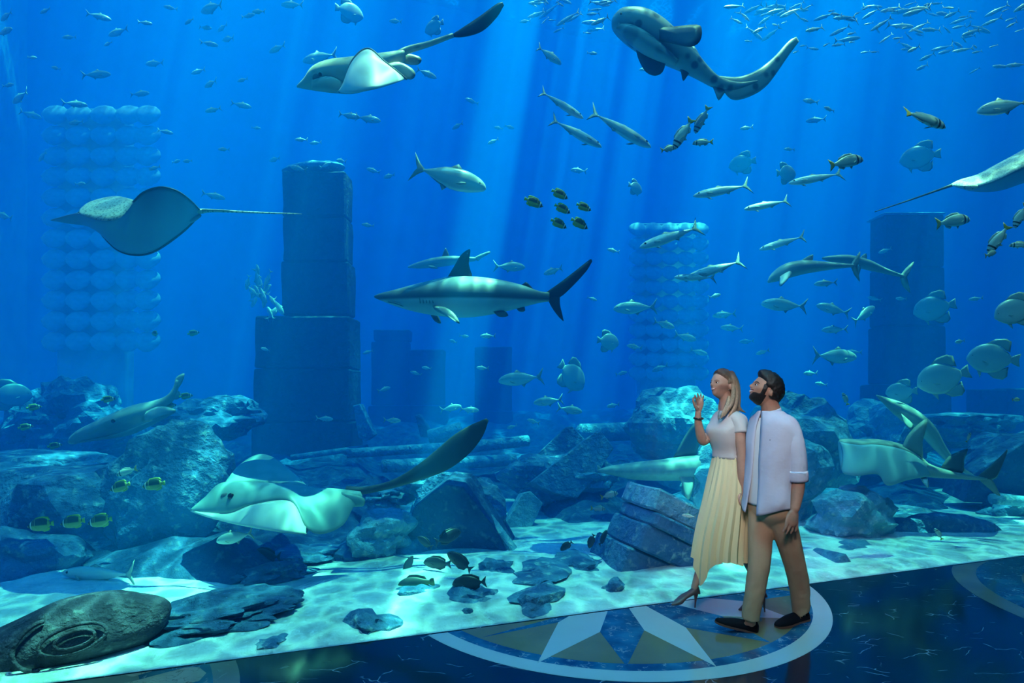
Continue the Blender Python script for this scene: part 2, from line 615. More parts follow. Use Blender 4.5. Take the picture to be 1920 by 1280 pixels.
rock('flat_rock', 510, 1078, 5.15, 0.34, 0.2, 0.09, 'small flat dark rock on the sand behind the long flat rock', 8, 15, 0.35)
rock('flat_rock', 560, 1040, 5.85, 0.55, 0.3, 0.09, 'flat rock under the big ray with sand around it', 9, 5, 0.3)
# central pile
rock('boulder', 715, 1005, 5.9, 0.34, 0.3, 0.24, 'speckled pale boulder below the tail of the big ray', 11, 0, 0.25, m=PALE, tilt=-20)
rock('boulder', 730, 1035, 6.1, 0.5, 0.45, 0.24, 'dark boulder under the speckled pale one', 12, 30, 0.2)
rock('boulder', 815, 905, 6.9, 0.36, 0.3, 0.2, 'rubble topped rock at the peak of the central pile', 13, 0, 0.4, m=PALE)
rock('boulder', 720, 930, 7.0, 0.34, 0.3, 0.16, 'crusted pale rock just right of the tail of the big ray', 14, 0, 0.4, m=PALE)
rock('boulder', 850, 990, 6.6, 0.62, 0.5, 0.62, 'large dark mound in the middle of the reef', 15, 0, 0.2)
# bottom foreground rubble
for i, (x, y, d, sx, sz, lab) in enumerate((
        (885, 1124, 4.6, 0.27, 0.085, 'smooth flat rock behind the middle of the glass edge'),
        (790, 1112, 4.72, 0.22, 0.07, 'low rock under the green grouper'),
        (1010, 1130, 4.52, 0.30, 0.10, 'rough rock at the glass right of the bright sand patch'),
        (1005, 1080, 5.15, 0.44, 0.09, 'low rock shelf crossing the sand in the middle'),
        (1080, 1056, 5.55, 0.36, 0.08, 'flat rock between the two sand patches left of the tilted block'),
        (695, 1170, 4.1, 0.24, 0.09, 'rough rock touching the glass left of the bright sand patch'),
        (875, 1152, 4.28, 0.05, 0.06, 'small dark round stone on the bright sand by the glass'),
        (692, 1115, 4.7, 0.03, 0.02, 'tiny dark pebble alone on pale sand'),
        (925, 1076, 5.2, 0.2, 0.13, 'pale rock right of the big dark oval fish'),
        (1150, 1105, 4.8, 0.12, 0.09, 'small weedy stone at the foot of the tilted block'),
        (520, 1203, 3.82, 0.14, 0.04, 'thin flat stone by the glass right of the long flat rock'))):
    rock('stone', x, y, d, sx, sx * 0.7, sz, lab, 20 + i, i * 25, 0.35, sub=3)
# right side
rock('boulder', 1570, 1055, 6.1, 0.75, 0.35, 0.22, 'low dark boulder at the glass between the man and the sand at the right', 43, 8, 0.25)
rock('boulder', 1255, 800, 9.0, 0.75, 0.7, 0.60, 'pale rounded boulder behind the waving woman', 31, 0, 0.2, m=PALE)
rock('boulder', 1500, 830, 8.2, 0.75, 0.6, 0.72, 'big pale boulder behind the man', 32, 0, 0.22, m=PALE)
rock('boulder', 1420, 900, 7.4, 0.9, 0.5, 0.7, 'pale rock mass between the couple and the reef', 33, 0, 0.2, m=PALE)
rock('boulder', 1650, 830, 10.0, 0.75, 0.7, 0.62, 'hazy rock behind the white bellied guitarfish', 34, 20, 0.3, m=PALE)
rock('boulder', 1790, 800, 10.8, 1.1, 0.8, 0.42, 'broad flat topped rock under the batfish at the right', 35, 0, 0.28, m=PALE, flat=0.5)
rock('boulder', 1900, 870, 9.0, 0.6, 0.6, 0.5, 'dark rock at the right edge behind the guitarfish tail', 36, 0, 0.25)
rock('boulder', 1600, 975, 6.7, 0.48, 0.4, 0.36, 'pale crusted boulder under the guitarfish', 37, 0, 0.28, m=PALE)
rock('boulder', 1720, 1000, 7.2, 0.9, 0.5, 0.30, 'low dark rock right of the crusted boulder', 38, 0, 0.2)
rock('flat_rock', 1835, 985, 7.4, 0.52, 0.3, 0.10, 'flat pale rock above the sand at the right', 39, -10, 0.35, m=PALE)
rock('boulder', 1910, 960, 8.0, 0.6, 0.4, 0.3, 'dark boulder at the right edge above the sand', 40, 0, 0.25)
rock('boulder', 1060, 905, 8.2, 0.8, 0.5, 0.35, 'dark rubble mound under the leaning slabs', 41, 0, 0.3)

# carved stone head lying at the glass
c = empty('carved_head', P(100, 1216, 3.5), 'fallen carved stone head with a ringed eye lying against the glass at left', 'statue')
bm = bmesh.new()
bmesh.ops.create_icosphere(bm, subdivisions=4, radius=1.0)
for v in bm.verts:
    p = v.co
    k = 1 + 0.14 * noise.noise(p * 1.4 + Vector((3, 1, 0)))
    taper = 1 - 0.35 * max(0, -p.x)
    v.co = Vector((p.x * 0.62 * k, p.y * 0.26 * k, p.z * 0.23 * k * taper))
M_HEAD = rockmat('carved_stone', (0.035, 0.035, 0.07), (0.085, 0.075, 0.12), (0.15, 0.15, 0.20))
o = from_bm('face', bm, None, M_HEAD, smooth=True)
o.location = P(100, 1216, 3.5) + GN * 0.17
o.rotation_euler = (0, radians(-10), ROTG)
o.parent = c
o.matrix_parent_inverse = c.matrix_world.inverted()
for nm, x0, w0, h0, rr in (('eye_ring', 0.03, 0.17, 0.075, 0.012), ('eye_ring', 0.04, 0.10, 0.045, 0.010), ('brow_ridge', -0.13, 0.14, 0.13, 0.014)):
    vsl = []
    seg = 28
    arc = 360 if nm == 'eye_ring' else 170
    rings = []
    for i in range(seg + 1):
        a = radians(90 + arc * i / seg)
        cx_, cz_ = x0 + 0.12 + w0 * cos(a), 0.055 + h0 * sin(a)
        yy = -0.26 * sqrt(max(0.05, 1 - (cx_ / 0.62) ** 2 - (cz_ / 0.23) ** 2)) * 1.06 - 0.028
        rings.append([(cx_ + rr * cos(b) * cos(a), yy + rr * sin(b), cz_ + rr * cos(b) * sin(a)) for b in [2 * pi * q / 6 for q in range(6)]])
    v_, f_ = loft(rings, cap=(arc < 360))
    r_ = mesh(nm, v_, f_, None, M_HEAD)
    r_.matrix_world = o.matrix_world
    r_.location = o.location
    r_.rotation_euler = o.rotation_euler
    r_.parent = c
    r_.matrix_parent_inverse = c.matrix_world.inverted()

# pillars
def block(name, par, x0, x1, y0, y1, d, dep, m=PILLAR, rot=0.0, amp=0.02):
    a, b_ = P(x0, y1, d), P(x1, y0, d)
    bm = bmesh.new()
    M = Matrix.Translation(((a.x + b_.x) / 2, d + dep / 2, (a.z + b_.z) / 2)) @ Matrix.Rotation(rot, 4, 'Z')
    box_bm(bm, (a.x - b_.x) / 2, (b_.x - a.x) / 2, -dep / 2, dep / 2, (a.z - b_.z) / 2, (b_.z - a.z) / 2, None)
    bmesh.ops.bevel(bm, geom=list(bm.edges), offset=0.03, segments=1, affect='EDGES')
    roughen(bm, amp, 3.0, 3)
    for v in bm.verts:
        v.co = M @ v.co
    return from_bm(name, bm, par, m)


pl = empty('pillar', P(588, 905, 11.0), 'tall dark square stone pillar left of the shark', 'pillar')
for x0, x1, y0, y1 in ((529, 648, 320, 405), (530, 649, 406, 489), (527, 654, 490, 590)):
    block('block', pl, x0, x1, y0, y1, 11.0, 0.5)
for x0, x1, y0, y1 in ((477, 655, 592, 690), (474, 656, 691, 790), (470, 660, 791, 912)):
    block('plinth_block', pl, x0, x1, y0, y1, 10.8, 0.8)
bm = bmesh.new()
bmesh.ops.create_icosphere(bm, subdivisions=4, radius=1.0)
for v in bm.verts:
    k = 1 + 0.5 * noise.noise(v.co * 2.5) + 0.3 * noise.noise(v.co * 6)
    v.co = Vector((v.co.x * 0.62, v.co.y * 0.3, max(-0.04, 0.11 * v.co.z * k + 0.06 * v.co.x)))
cr = from_bm('rubble_cap', bm, None, PALE, smooth=True)
cr.location = P(588, 318, 11.25)
cr.parent = pl
cr.matrix_parent_inverse = pl.matrix_world.inverted()

pr = empty('pillar', P(1715, 850, 13.5), 'hazy square stone pillar under the stingray tail at the right', 'pillar')
for x0, x1, y0, y1 in ((1660, 1771, 402, 500), (1659, 1772, 501, 610), (1656, 1774, 611, 720), (1640, 1785, 721, 880)):
    block('block', pr, x0, x1, y0, y1, 13.5, 0.6)
block('cap_slab', pr, 1658, 1774, 397, 401, 13.45, 0.7, PALE)
pw = empty('ruined_wall', P(765, 835, 18.0), 'low dark ruined wall under the shark', 'wall')
for x0, x1, y0, y1 in ((696, 765, 640, 760), (766, 832, 655, 760), (690, 770, 761, 890), (771, 838, 761, 890), (700, 768, 618, 639)):
    block('block', pw, x0, x1, y0, y1, 18.0, .5)
pw = empty('ruined_wall', P(925, 830, 19.0), 'faint dark ruined wall behind the shark tail', 'wall')
for x0, x1, y0, y1 in ((890, 960, 650, 770), (888, 962, 771, 880)):
    block('block', pw, x0, x1, y0, y1, 19.0, .5)
pw = empty('ruined_wall', P(1850, 850, 15.0), 'dark masonry block above the rocks at the right edge', 'wall')
for x0, x1, y0, y1 in ((1838, 1890, 730, 778), (1891, 1960, 728, 778), (1830, 1960, 779, 860)):
    block('block', pw, x0, x1, y0, y1, 15.0, .5)

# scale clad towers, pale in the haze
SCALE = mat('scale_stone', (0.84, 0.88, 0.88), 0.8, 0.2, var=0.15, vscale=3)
bm = bmesh.new()
bmesh.ops.create_icosphere(bm, subdivisions=2, radius=1.0)
for v in bm.verts:
    p = v.co
    v.co = Vector((p.x * (1 if p.z > -0.2 else 1 - 0.45 * (-p.z - 0.2)), p.y * (0.30 + 0.30 * (0.5 - 0.5 * p.z)), p.z))
bmesh.ops.recalc_face_normals(bm, faces=bm.faces)
tile_me = bpy.data.meshes.new('scallop_tile')
bm.to_mesh(tile_me)
bm.free()
for p in tile_me.polygons:
    p.use_smooth = True
tile_me.materials.append(SCALE)


def tower(label, xs, y0, y1, rows, d, hw, core):
    e = empty('scale_tower', P((core[0] + core[1]) / 2, 870, d), label, 'tower')
    block('core', e, core[0], core[1], y0 - 12, 880, d + 0.55, 0.3, SCALE)
    for r in range(rows):
        y = y0 + (y1 - y0) * r / (rows - 1)
        for x in xs:
            o = bpy.data.objects.new('scallop_tile', tile_me)
            COL.objects.link(o)
            o.location = P(x, y, d + 0.35)
            s = hw / F * d
            o.scale = (s * 0.98, s * 0.75, (y1 - y0) / (rows - 1) / F * d * 0.56)
            o.rotation_euler = (radians(-14), 0, 0)
            o.parent = e
            o.matrix_parent_inverse = e.matrix_world.inverted()


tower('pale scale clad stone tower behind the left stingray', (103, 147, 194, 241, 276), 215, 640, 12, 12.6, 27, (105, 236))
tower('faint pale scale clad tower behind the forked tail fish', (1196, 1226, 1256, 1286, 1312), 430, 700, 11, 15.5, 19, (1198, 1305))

# fallen columns and slabs
def log(name, a, b_, r, label, m=PALE, seg=14):
    d_ = (b_ - a)
    q = d_.to_track_quat('Z', 'Y').to_matrix().to_4x4()
    q.translation = a
    rings = []
    for i in range(9):
        z = d_.length * i / 8
        rings.append([q @ Vector((r * cos(2 * pi * j / seg) * (1 + 0.10 * noise.noise(Vector((i * 0.8, j, r * 50)))), r * sin(2 * pi * j / seg), z)) for j in range(seg)])
    v_, f_ = loft(rings)
    return tag(mesh(name, v_, f_, None, m), label, 'column')


log('fallen_column', P(717, 874, 8.6), P(965, 862, 9.6), 0.10, 'long pale fallen column lying across the middle of the reef')
log('fallen_column', P(545, 858, 9.5), P(690, 838, 10.0), 0.05, 'thin pale broken column at the foot of the dark pillar')
log('fallen_column', P(650, 850, 9.2), P(880, 835, 9.8), 0.08, 'pale broken column above the tail of the big ray')
log('fallen_column', P(805, 820, 10.0), P(865, 805, 10.0), 0.14, 'short stub of column above the raised ray tail')
log('fallen_column', P(875, 838, 9.6), P(990, 826, 10.0), 0.10, 'pale column piece right of the raised ray tail')
log('fallen_column', P(1090, 812, 10.0), P(1185, 808, 10.6), 0.17, 'thick pale column drum beside the pointed slabs')
log('fallen_column', P(1860, 935, 7.6), P(1930, 940, 7.6), 0.07, 'short pale column end at the right edge under the guitarfish tail')


def slab(name, px, d, th, label, m=RUIN, lean=0.0, yaw=0.0, cat='slab'):
    c = [sum(p[0] for p in px) / len(px), sum(p[1] for p in px) / len(px)]
    o_ = P(c[0], c[1], d)
    pts = [((p[0] - c[0]) / F * d, (c[1] - p[1]) / F * d) for p in px]
    M = Matrix.Translation(o_) @ Matrix.Rotation(yaw, 4, 'Z') @ Matrix.Rotation(lean, 4, 'X')
    bm = slab_bm(pts, th, M)
    return tag(from_bm(name, bm, None, m), label, cat)


slab('leaning_slab', [(985, 905), (1112, 815), (1122, 812), (1146, 845), (1105, 900), (1070, 935), (1030, 925)], 8.0, 0.5, 'pointed stone slab leaning left with a bright upper edge', RUIN, -0.25, 0.15)
slab('leaning_slab', [(985, 870), (1058, 805), (1070, 803), (1095, 830), (1040, 870), (1000, 900)], 8.9, 0.45, 'smaller pointed slab behind the leaning pointed slab', RUIN, -0.25, 0.1)
slab('leaning_slab', [(940, 985), (978, 925), (992, 922), (1015, 945), (985, 1000), (955, 1015)], 7.2, 0.3, 'narrow slab propped right of the dark central mound', PALE, -0.2, 0.2)
slab('pediment', [(745, 1050), (790, 935), (845, 893), (880, 898), (930, 965), (965, 1030), (930, 1055)], 6.2, 0.6, 'large dark triangular pediment in the middle of the reef', DARK, 0.10, -0.1)
slab('leaning_slab', [(905, 960), (920, 968), (968, 1028), (958, 1040), (915, 1000)], 6.0, 0.15, 'pale edge slab sliding down the right of the dark pediment', PALE, 0.1, -0.3)
slab('leaning_slab', [(1510, 1082), (1552, 1035), (1562, 1032), (1598, 1085), (1590, 1090), (1515, 1092)], 5.75, 0.4, 'small triangular slab at the glass just right of the man', RUIN, -0.1, 0.2)
slab('leaning_slab', [(1800, 935), (1815, 880), (1895, 818), (1960, 815), (1960, 935)], 8.3, 0.6, 'dark tilted slab at the right behind the guitarfish tail', DARK, 0.1, -0.2)
slab('leaning_slab', [(780, 778), (788, 776), (812, 812), (806, 820), (790, 818)], 10.2, 0.2, 'small upright stone stub in the reef haze', RUIN)
slab('leaning_slab', [(665, 760), (678, 757), (705, 815), (690, 826), (676, 820)], 10.0, 0.25, 'pale narrow slab hanging right of the dark pillar', PALE)

# tilted stepped block by the woman's foot
tb = empty('tilted_block', P(1235, 1025, 5.7), 'big tilted stone block with stepped courses left of the woman', 'block')
M0 = Matrix.Translation(P(1235, 1020, 5.75)) @ Matrix.Rotation(radians(18), 4, 'Z') @ Matrix.Rotation(radians(25), 4, 'Y')
for nm, x0, x1, y0, y1, z0, z1 in (('base_course', -0.50, 0.62, -0.30, 0.36, -0.55, -0.13), ('middle_course', -0.44, 0.48, -0.36, 0.30, -0.125, 0.12),
                                   ('middle_course', -0.40, 0.44, -0.40, 0.28, 0.125, 0.26), ('top_course', -0.42, 0.47, -0.32, 0.32, 0.265, 0.48)):
    bm = bmesh.new()
    box_bm(bm, x0, x1, y0, y1, z0, z1, M0)
    bmesh.ops.bevel(bm, geom=list(bm.edges), offset=0.02, segments=1, affect='EDGES')
    roughen(bm, 0.02, 4.0, 2)
    from_bm(nm, bm, tb, PALE if nm == 'top_course' else RUIN)
tb2 = empty('tilted_block', P(1370, 1060, 5.6), 'second tilted block with grooved faces behind the couple', 'block')
M0 = Matrix.Translation(P(1345, 1060, 5.85)) @ Matrix.Rotation(radians(-12), 4, 'Z') @ Matrix.Rotation(radians(42), 4, 'Y')
for nm, x0, x1, y0, y1, z0, z1 in (('course', -0.45, 0.5, -0.2, 0.3, -0.3, 0.0), ('course', -0.40, 0.5, -0.24, 0.3, 0.005, 0.16), ('course', -0.45, 0.5, -0.2, 0.3, 0.165, 0.3)):
    bm = bmesh.new()
    box_bm(bm, x0, x1, y0, y1, z0, z1, M0)
    bmesh.ops.bevel(bm, geom=list(bm.edges), offset=0.02, segments=1, affect='EDGES')
    from_bm(nm, bm, tb2, RUIN)
# ------------------------------------------------------------------ the couple
SKIN_F = mat('skin_woman', (0.52, 0.31, 0.23), 0.5, 0.4, var=0.06, vscale=30)
SKIN_M = mat('skin_man', (0.42, 0.23, 0.16), 0.5, 0.4, var=0.06, vscale=30)
LIP = mat('lips', (0.42, 0.14, 0.13), 0.4)
TEETH = mat('teeth', (0.85, 0.84, 0.80), 0.3)
EYE_W = mat('eye_white', (0.75, 0.75, 0.74), 0.3)
EYE_D = mat('eye_dark', (0.015, 0.012, 0.012), 0.2)


def hairmat(name, lo, hi, roots=None):
    m, t, b = nt(name)
    tc = N(t, 'ShaderNodeTexCoord')
    mp = N(t, 'ShaderNodeMapping')
    mp.inputs['Scale'].default_value = (150, 150, 9)
    t.links.new(tc.outputs['Object'], mp.inputs['Vector'])
    nz = N(t, 'ShaderNodeTexNoise', i_Scale=2.0, i_Detail=3.0)
    t.links.new(mp.outputs[0], nz.inputs['Vector'])
    r = ramp(t, nz.outputs[0], [(0.35, lo), (0.65, hi)])
    t.links.new(r.outputs[0], b.inputs['Base Color'])
    if roots:
        sx = N(t, 'ShaderNodeSeparateXYZ')
        t.links.new(tc.outputs['Object'], sx.inputs[0])
        mr = N(t, 'ShaderNodeMapRange')
        mr.inputs[1].default_value, mr.inputs[2].default_value = roots[1], roots[2]
        t.links.new(sx.outputs['Z'], mr.inputs[0])
        t.links.new(mixc(t, mr.outputs[0], r.outputs[0], roots[0]), b.inputs['Base Color'])
    b.inputs['Roughness'].default_value = 0.5
    bp = N(t, 'ShaderNodeBump', i_Strength=0.5, i_Distance=0.004)
    t.links.new(nz.outputs[0], bp.inputs['Height'])
    t.links.new(bp.outputs[0], b.inputs['Normal'])
    return m


HAIR_F = hairmat('blonde_hair', (0.26, 0.17, 0.11), (0.50, 0.37, 0.25), ((0.10, 0.055, 0.04), 1.72, 1.83))
HAIR_M = hairmat('black_hair', (0.006, 0.005, 0.006), (0.016, 0.012, 0.012))


def limb(pts, n=14, seg=12, cap=True, flat=1.0, flat_dir=None):
    """Tube along points [(Vector, r), ...]; flat < 1 squeezes it along flat_dir."""
    q = crom([(*p, r) for p, r in pts], n)
    rings = []
    prev = None
    for i, a in enumerate(q):
        p = Vector(a[:3])
        nx_ = Vector(q[min(i + 1, n - 1)][:3]) - Vector(q[max(i - 1, 0)][:3])
        tg = nx_.normalized() if nx_.length > 1e-9 else Vector((0, 0, 1))
        ref = flat_dir if flat_dir is not None else (prev if prev is not None else Vector((0.3, 1, 0.2)))
        u = (ref - tg * ref.dot(tg)).normalized()
        if flat_dir is None:
            prev = u
        v = tg.cross(u)
        rings.append([p + (u * cos(2 * pi * j / seg) * flat + v * sin(2 * pi * j / seg)) * max(a[3], 0.0005) for j in range(seg)])
    if cap:
        def dome(r, c, tg, rad):
            return [[c + (w_ - c) * 0.72 + tg * rad * 0.55 for w_ in r], [c + (w_ - c) * 0.3 + tg * rad * 0.85 for w_ in r]]
        c0, c1 = Vector(q[0][:3]), Vector(q[-1][:3])
        t0 = (c0 - Vector(q[1][:3])).normalized()
        t1 = (c1 - Vector(q[-2][:3])).normalized()
        d0, d1 = dome(rings[0], c0, t0, q[0][3]), dome(rings[-1], c1, t1, q[-1][3])
        rings = d0[::-1] + rings + d1
    return loft(rings)


class Geo:
    """Collects closed shells that become one mesh."""
    def __init__(s):
        s.v, s.f = [], []

    def add(s, vf, M=None):
        o = len(s.v)
        s.v += [(M @ Vector(p)) if M is not None else Vector(p) for p in vf[0]]
        s.f += [tuple(i + o for i in f) for f in vf[1]]
        return s

    def build(s, name, parent=None, m=None, voxel=0.0, smooth=4, smooth_shade=True):
        o = mesh(name, s.v, s.f, parent, m, smooth_shade)
        if voxel:
            r = o.modifiers.new('union', 'REMESH')
            r.mode = 'VOXEL'
            r.voxel_size = voxel
            r.use_smooth_shade = True
            if smooth:
                k = o.modifiers.new('soften', 'SMOOTH')
                k.factor = 0.5
                k.iterations = smooth
        return o


def sphere_dirs(sub):
    bm = bmesh.new()
    bmesh.ops.create_icosphere(bm, subdivisions=sub, radius=1.0)
    v = [x.co.copy().normalized() for x in bm.verts]
    f = [tuple(x.index for x in p.verts) for p in bm.faces]
    bm.free()
    return v, f


DIRS5, DIRS4, DIRS3, DIRS2 = sphere_dirs(5), sphere_dirs(4), sphere_dirs(3), sphere_dirs(2)


def ga(d, c, s):
    c = Vector(c).normalized()
    return exp(-((d - c).length / s) ** 2)


def head_r(d, male):
    x, y, z = d
    a, b, c = (0.098, 0.077, 0.118) if male else (0.092, 0.071, 0.112)
    jaw = 1.0
    if z < -0.1:
        jaw = 1 - (0.16 if male else 0.24) * min(1, (-z - 0.1) / 0.6)
    r = 1 / sqrt((x / a) ** 2 + (y / (b * jaw)) ** 2 + (z / c) ** 2)
    for zz, am, sg in ((0.12, 0.006, 0.10), (0.02, 0.011, 0.10), (-0.08, 0.017, 0.10), (-0.16, 0.019 if male else 0.016, 0.11)):
        r += am * 0.8 * exp(-((y / (sg * 0.85)) ** 2) - ((z - zz) / 0.085) ** 2) * (1 if x > 0 else 0)
    for s_ in (-1, 1):
        r -= 0.007 * ga(d, (0.92, s_ * 0.36, 0.06), 0.17)
        r += 0.004 * ga(d, (0.72, s_ * 0.6, -0.12), 0.25)
        r += 0.004 * ga(d, (0.9, s_ * 0.3, 0.22), 0.16)
        r += (0.004 if male else 0.0) * ga(d, (0.15, s_ * 0.8, -0.55), 0.3)
    r += 0.005 * ga(d, (0.93, 0, -0.40), 0.13) + 0.005 * ga(d, (0.9, 0, -0.52), 0.12)
    r -= 0.004 * ga(d, (0.9, 0, -0.62), 0.10)
    r += (0.015 if male else 0.011) * ga(d, (0.72, 0, -0.80), 0.24)
    r += 0.009 * ga(d, (-1, 0, 0.2), 0.6)
    return r


def head_frame(c, yaw, pitch, roll=0.0):
    """Frame with x to where the face looks; yaw 0 looks to the picture's left, positive turns towards the camera."""
    f = Vector((-cos(yaw) * cos(pitch), -sin(yaw) * cos(pitch), sin(pitch)))
    l = Vector((0, 0, 1)).cross(f).normalized()
    u = f.cross(l)
    M = Matrix(((f.x, l.x, u.x, c.x), (f.y, l.y, u.y, c.y), (f.z, l.z, u.z, c.z), (0, 0, 0, 1)))
    return M @ Matrix.Rotation(roll, 4, 'X')


def radial(M, fn, dirs):
    return [M @ (d * fn(d)) for d in dirs[0]], dirs[1]


def ellipsoid(c, rx, ry, rz, M=None, dirs=None):
    dirs = dirs or DIRS2
    M = M or Matrix.Identity(4)
    return [M @ (Vector(c) + Vector((d.x * rx, d.y * ry, d.z * rz))) for d in dirs[0]], dirs[1]


def sst(a, b, x):
    t_ = max(0.0, min(1.0, (x - a) / (b - a)))
    return t_ * t_ * (3 - 2 * t_)


def head_extras(par, M, male, smile):
    """Eyes, brows, mouth as small meshes under the person."""
    hr = lambda d: head_r(Vector(d).normalized(), male) * Vector(d).normalized()
    for s_ in (-1, 1):
        p = hr((0.92, s_ * 0.36, 0.06))
        e = Geo().add(ellipsoid(p * 0.985, 0.007, 0.0115, 0.0052, M, DIRS3)).build('eye', par, EYE_W)
        Geo().add(ellipsoid(p * 0.985 + Vector((0.006, 0.001 * s_, 0)), 0.0045, 0.006, 0.006, M, DIRS2)).build('iris', e, EYE_D)
        up = Geo()
        up.add(limb([(M @ (hr((0.96, s_ * 0.22, 0.09)) * 1.01), 0.0016), (M @ (hr((0.92, s_ * 0.36, 0.125)) * 1.015), 0.0022), (M @ (hr((0.84, s_ * 0.50, 0.08)) * 1.01), 0.0016)], 8, 6))
        up.build('eyelashes', par, EYE_D)
        bw = 0.0042 if male else 0.0026
        Geo().add(limb([(M @ (hr((0.97, s_ * 0.17, 0.21)) * 1.0), bw * 0.8), (M @ (hr((0.9, s_ * 0.36, 0.28)) * 1.0), bw), (M @ (hr((0.8, s_ * 0.56, 0.22)) * 1.0), bw * 0.5)], 8, 6)).build('eyebrow', par, HAIR_M if male else HAIR_F)
    w_ = 0.30
    mz = -0.44
    up, lo, te = [], [], []
    for i in range(9):
        s_ = -1 + 2 * i / 8
        d = (0.93 - 0.06 * s_ * s_, s_ * w_, mz + 0.06 * s_ * s_)
        up.append((M @ (hr((d[0], d[1], d[2] + 0.045 * (1 - s_ * s_))) * 1.0), 0.0026 * (1.1 - s_ * s_ * 0.7)))
        lo.append((M @ (hr((d[0], d[1], d[2] - 0.075 * (1 - s_ * s_))) * 1.0), 0.0034 * (1.1 - s_ * s_ * 0.7)))
        te.append((M @ (hr((d[0], d[1] * 0.85, d[2] - 0.005 * (1 - s_ * s_))) * 0.978), 0.0050 * (1.05 - s_ * s_ * 0.75)))
    Geo().add(limb(up, 17, 8)).build('upper_lip', par, LIP)
    Geo().add(limb(lo, 17, 8)).build('lower_lip', par, LIP)
    Geo().add(limb(te, 17, 8)).build('teeth', par, TEETH)


def hand(g, wrist, palm_end, across, back, curls, lens, thumb, spread=0.3, s=1.0):
    """Palm and five fingers. across: unit vector from little to index side; back: normal of the back of the hand."""
    bones = []
    ax = (palm_end - wrist).normalized()
    L = (palm_end - wrist).length
    g.add(limb([(wrist, 0.024 * s), (wrist + ax * L * 0.4, 0.034 * s), (wrist + ax * L * 0.8, 0.038 * s), (palm_end, 0.034 * s)], 8, 12, True, 0.45, back))
    for k in range(4):
        o = (k - 1.5) / 1.5
        base = palm_end + across * (o * 0.029 * s) - ax * 0.012
        d = (ax + across * o * spread).normalized()
        pts = [(base - d * 0.02, 0.0085 * s), (base, 0.009 * s)]
        p, seg_l = base, lens[k] * s
        for j, fr_ in enumerate((0.45, 0.31, 0.24)):
            ang = curls[k] * (0.6 if j == 0 else 1.0)
            d = (d * cos(ang) - back * sin(ang)).normalized()
            p = p + d * seg_l * fr_
            pts.append((p, (0.0085, 0.0078, 0.0066)[j] * s))
        g.add(limb(pts, 12, 8))
        bones.append((pts[1][0], pts[2][0]))
    tb_ = wrist + ax * L * 0.30 + across * 0.026 * s
    t1 = tb_ + thumb[0] * 0.042 * s
    t2 = t1 + thumb[1] * 0.032 * s
    t3 = t2 + thumb[2] * 0.024 * s
    g.add(limb([(wrist + ax * L * 0.2 + across * 0.008, 0.016 * s), (tb_, 0.0145 * s), (t1, 0.0105 * s), (t2, 0.0095 * s), (t3, 0.0075 * s)], 12, 8))
    return bones


def torso_rings(rows, D, yaw, seg=40, hem=None, fold=0.0, seed=0, sub=4):
    """rows: (pixel y, pixel cx, lateral half width, fore-aft half depth[, depth offset])."""
    q = crom([r if len(r) == 5 else (*r, 0.0) for r in rows], (len(rows) - 1) * sub + 1)
    f = Vector((-cos(yaw), -sin(yaw), 0))
    l = Vector((0, 0, 1)).cross(f)
    rings = []
    n = len(q)
    for i, (y, cx, a, b, off) in enumerate(q):
        c = P(cx, y, D) + Vector((0, off, 0))
        r = []
        for j in range(seg):
            th_ = 2 * pi * j / seg
            k = 1.0 + fold * noise.noise(Vector((cos(th_) * 2.2, sin(th_) * 2.2 + seed, i * 0.16))) * min(1, i / n * 2)
            ex = 0.85
            cf, sf = cos(th_), sin(th_)
            cf = math.copysign(abs(cf) ** ex, cf)
            sf = math.copysign(abs(sf) ** ex, sf)
            p = c + f * (b * cf * k) + l * (a * sf * k)
            if hem:
                p.z += hem(th_) * max(0, (i / (n - 1) - 0.6) / 0.4)
            r.append(p)
        rings.append(r)
    return rings


def skin_of(rings, name, par, m, th=0.006, sub=1):
    v, f = loft(rings, cap=False)
    o = mesh(name, v, f, par, m)
    s_ = o.modifiers.new('cloth', 'SOLIDIFY')
    s_.thickness = th
    s_.offset = -1
    return o


# ============ man
DM = 4.05
man = empty('person', P(1440, 1178, DM), 'bearded man in a loose pale shirt and tan trousers walking left, looking up', 'person')
PM = lambda x, y, o=0.0: P(x, y, DM + o)
HM = head_frame(PM(1436, 731), radians(-6), radians(22), 0)
g = Geo()
g.add(radial(HM, lambda d: head_r(d, True), DIRS5))
g.add(limb([(PM(1439, 742), 0.055), (PM(1443, 758), 0.060), (PM(1447, 775), 0.068), (PM(1449, 790), 0.085)], 10, 16))
for s_ in (-1, 1):
    g.add(ellipsoid((-0.004, s_ * 0.079, -0.012), 0.018, 0.011, 0.031, HM @ Matrix.Rotation(radians(s_ * 14), 4, 'Z'), DIRS3))
yaw_m = radians(17)
v_, f_ = loft(torso_rings([(776, 1447, 0.09, 0.08), (790, 1449, 0.16, 0.10), (815, 1449, 0.18, 0.11), (870, 1446, 0.16, 0.11), (910, 1444, 0.15, 0.10), (935, 1444, 0.14, 0.095), (950, 1444, 0.10, 0.07)], DM, yaw_m))
g.add((v_, f_))
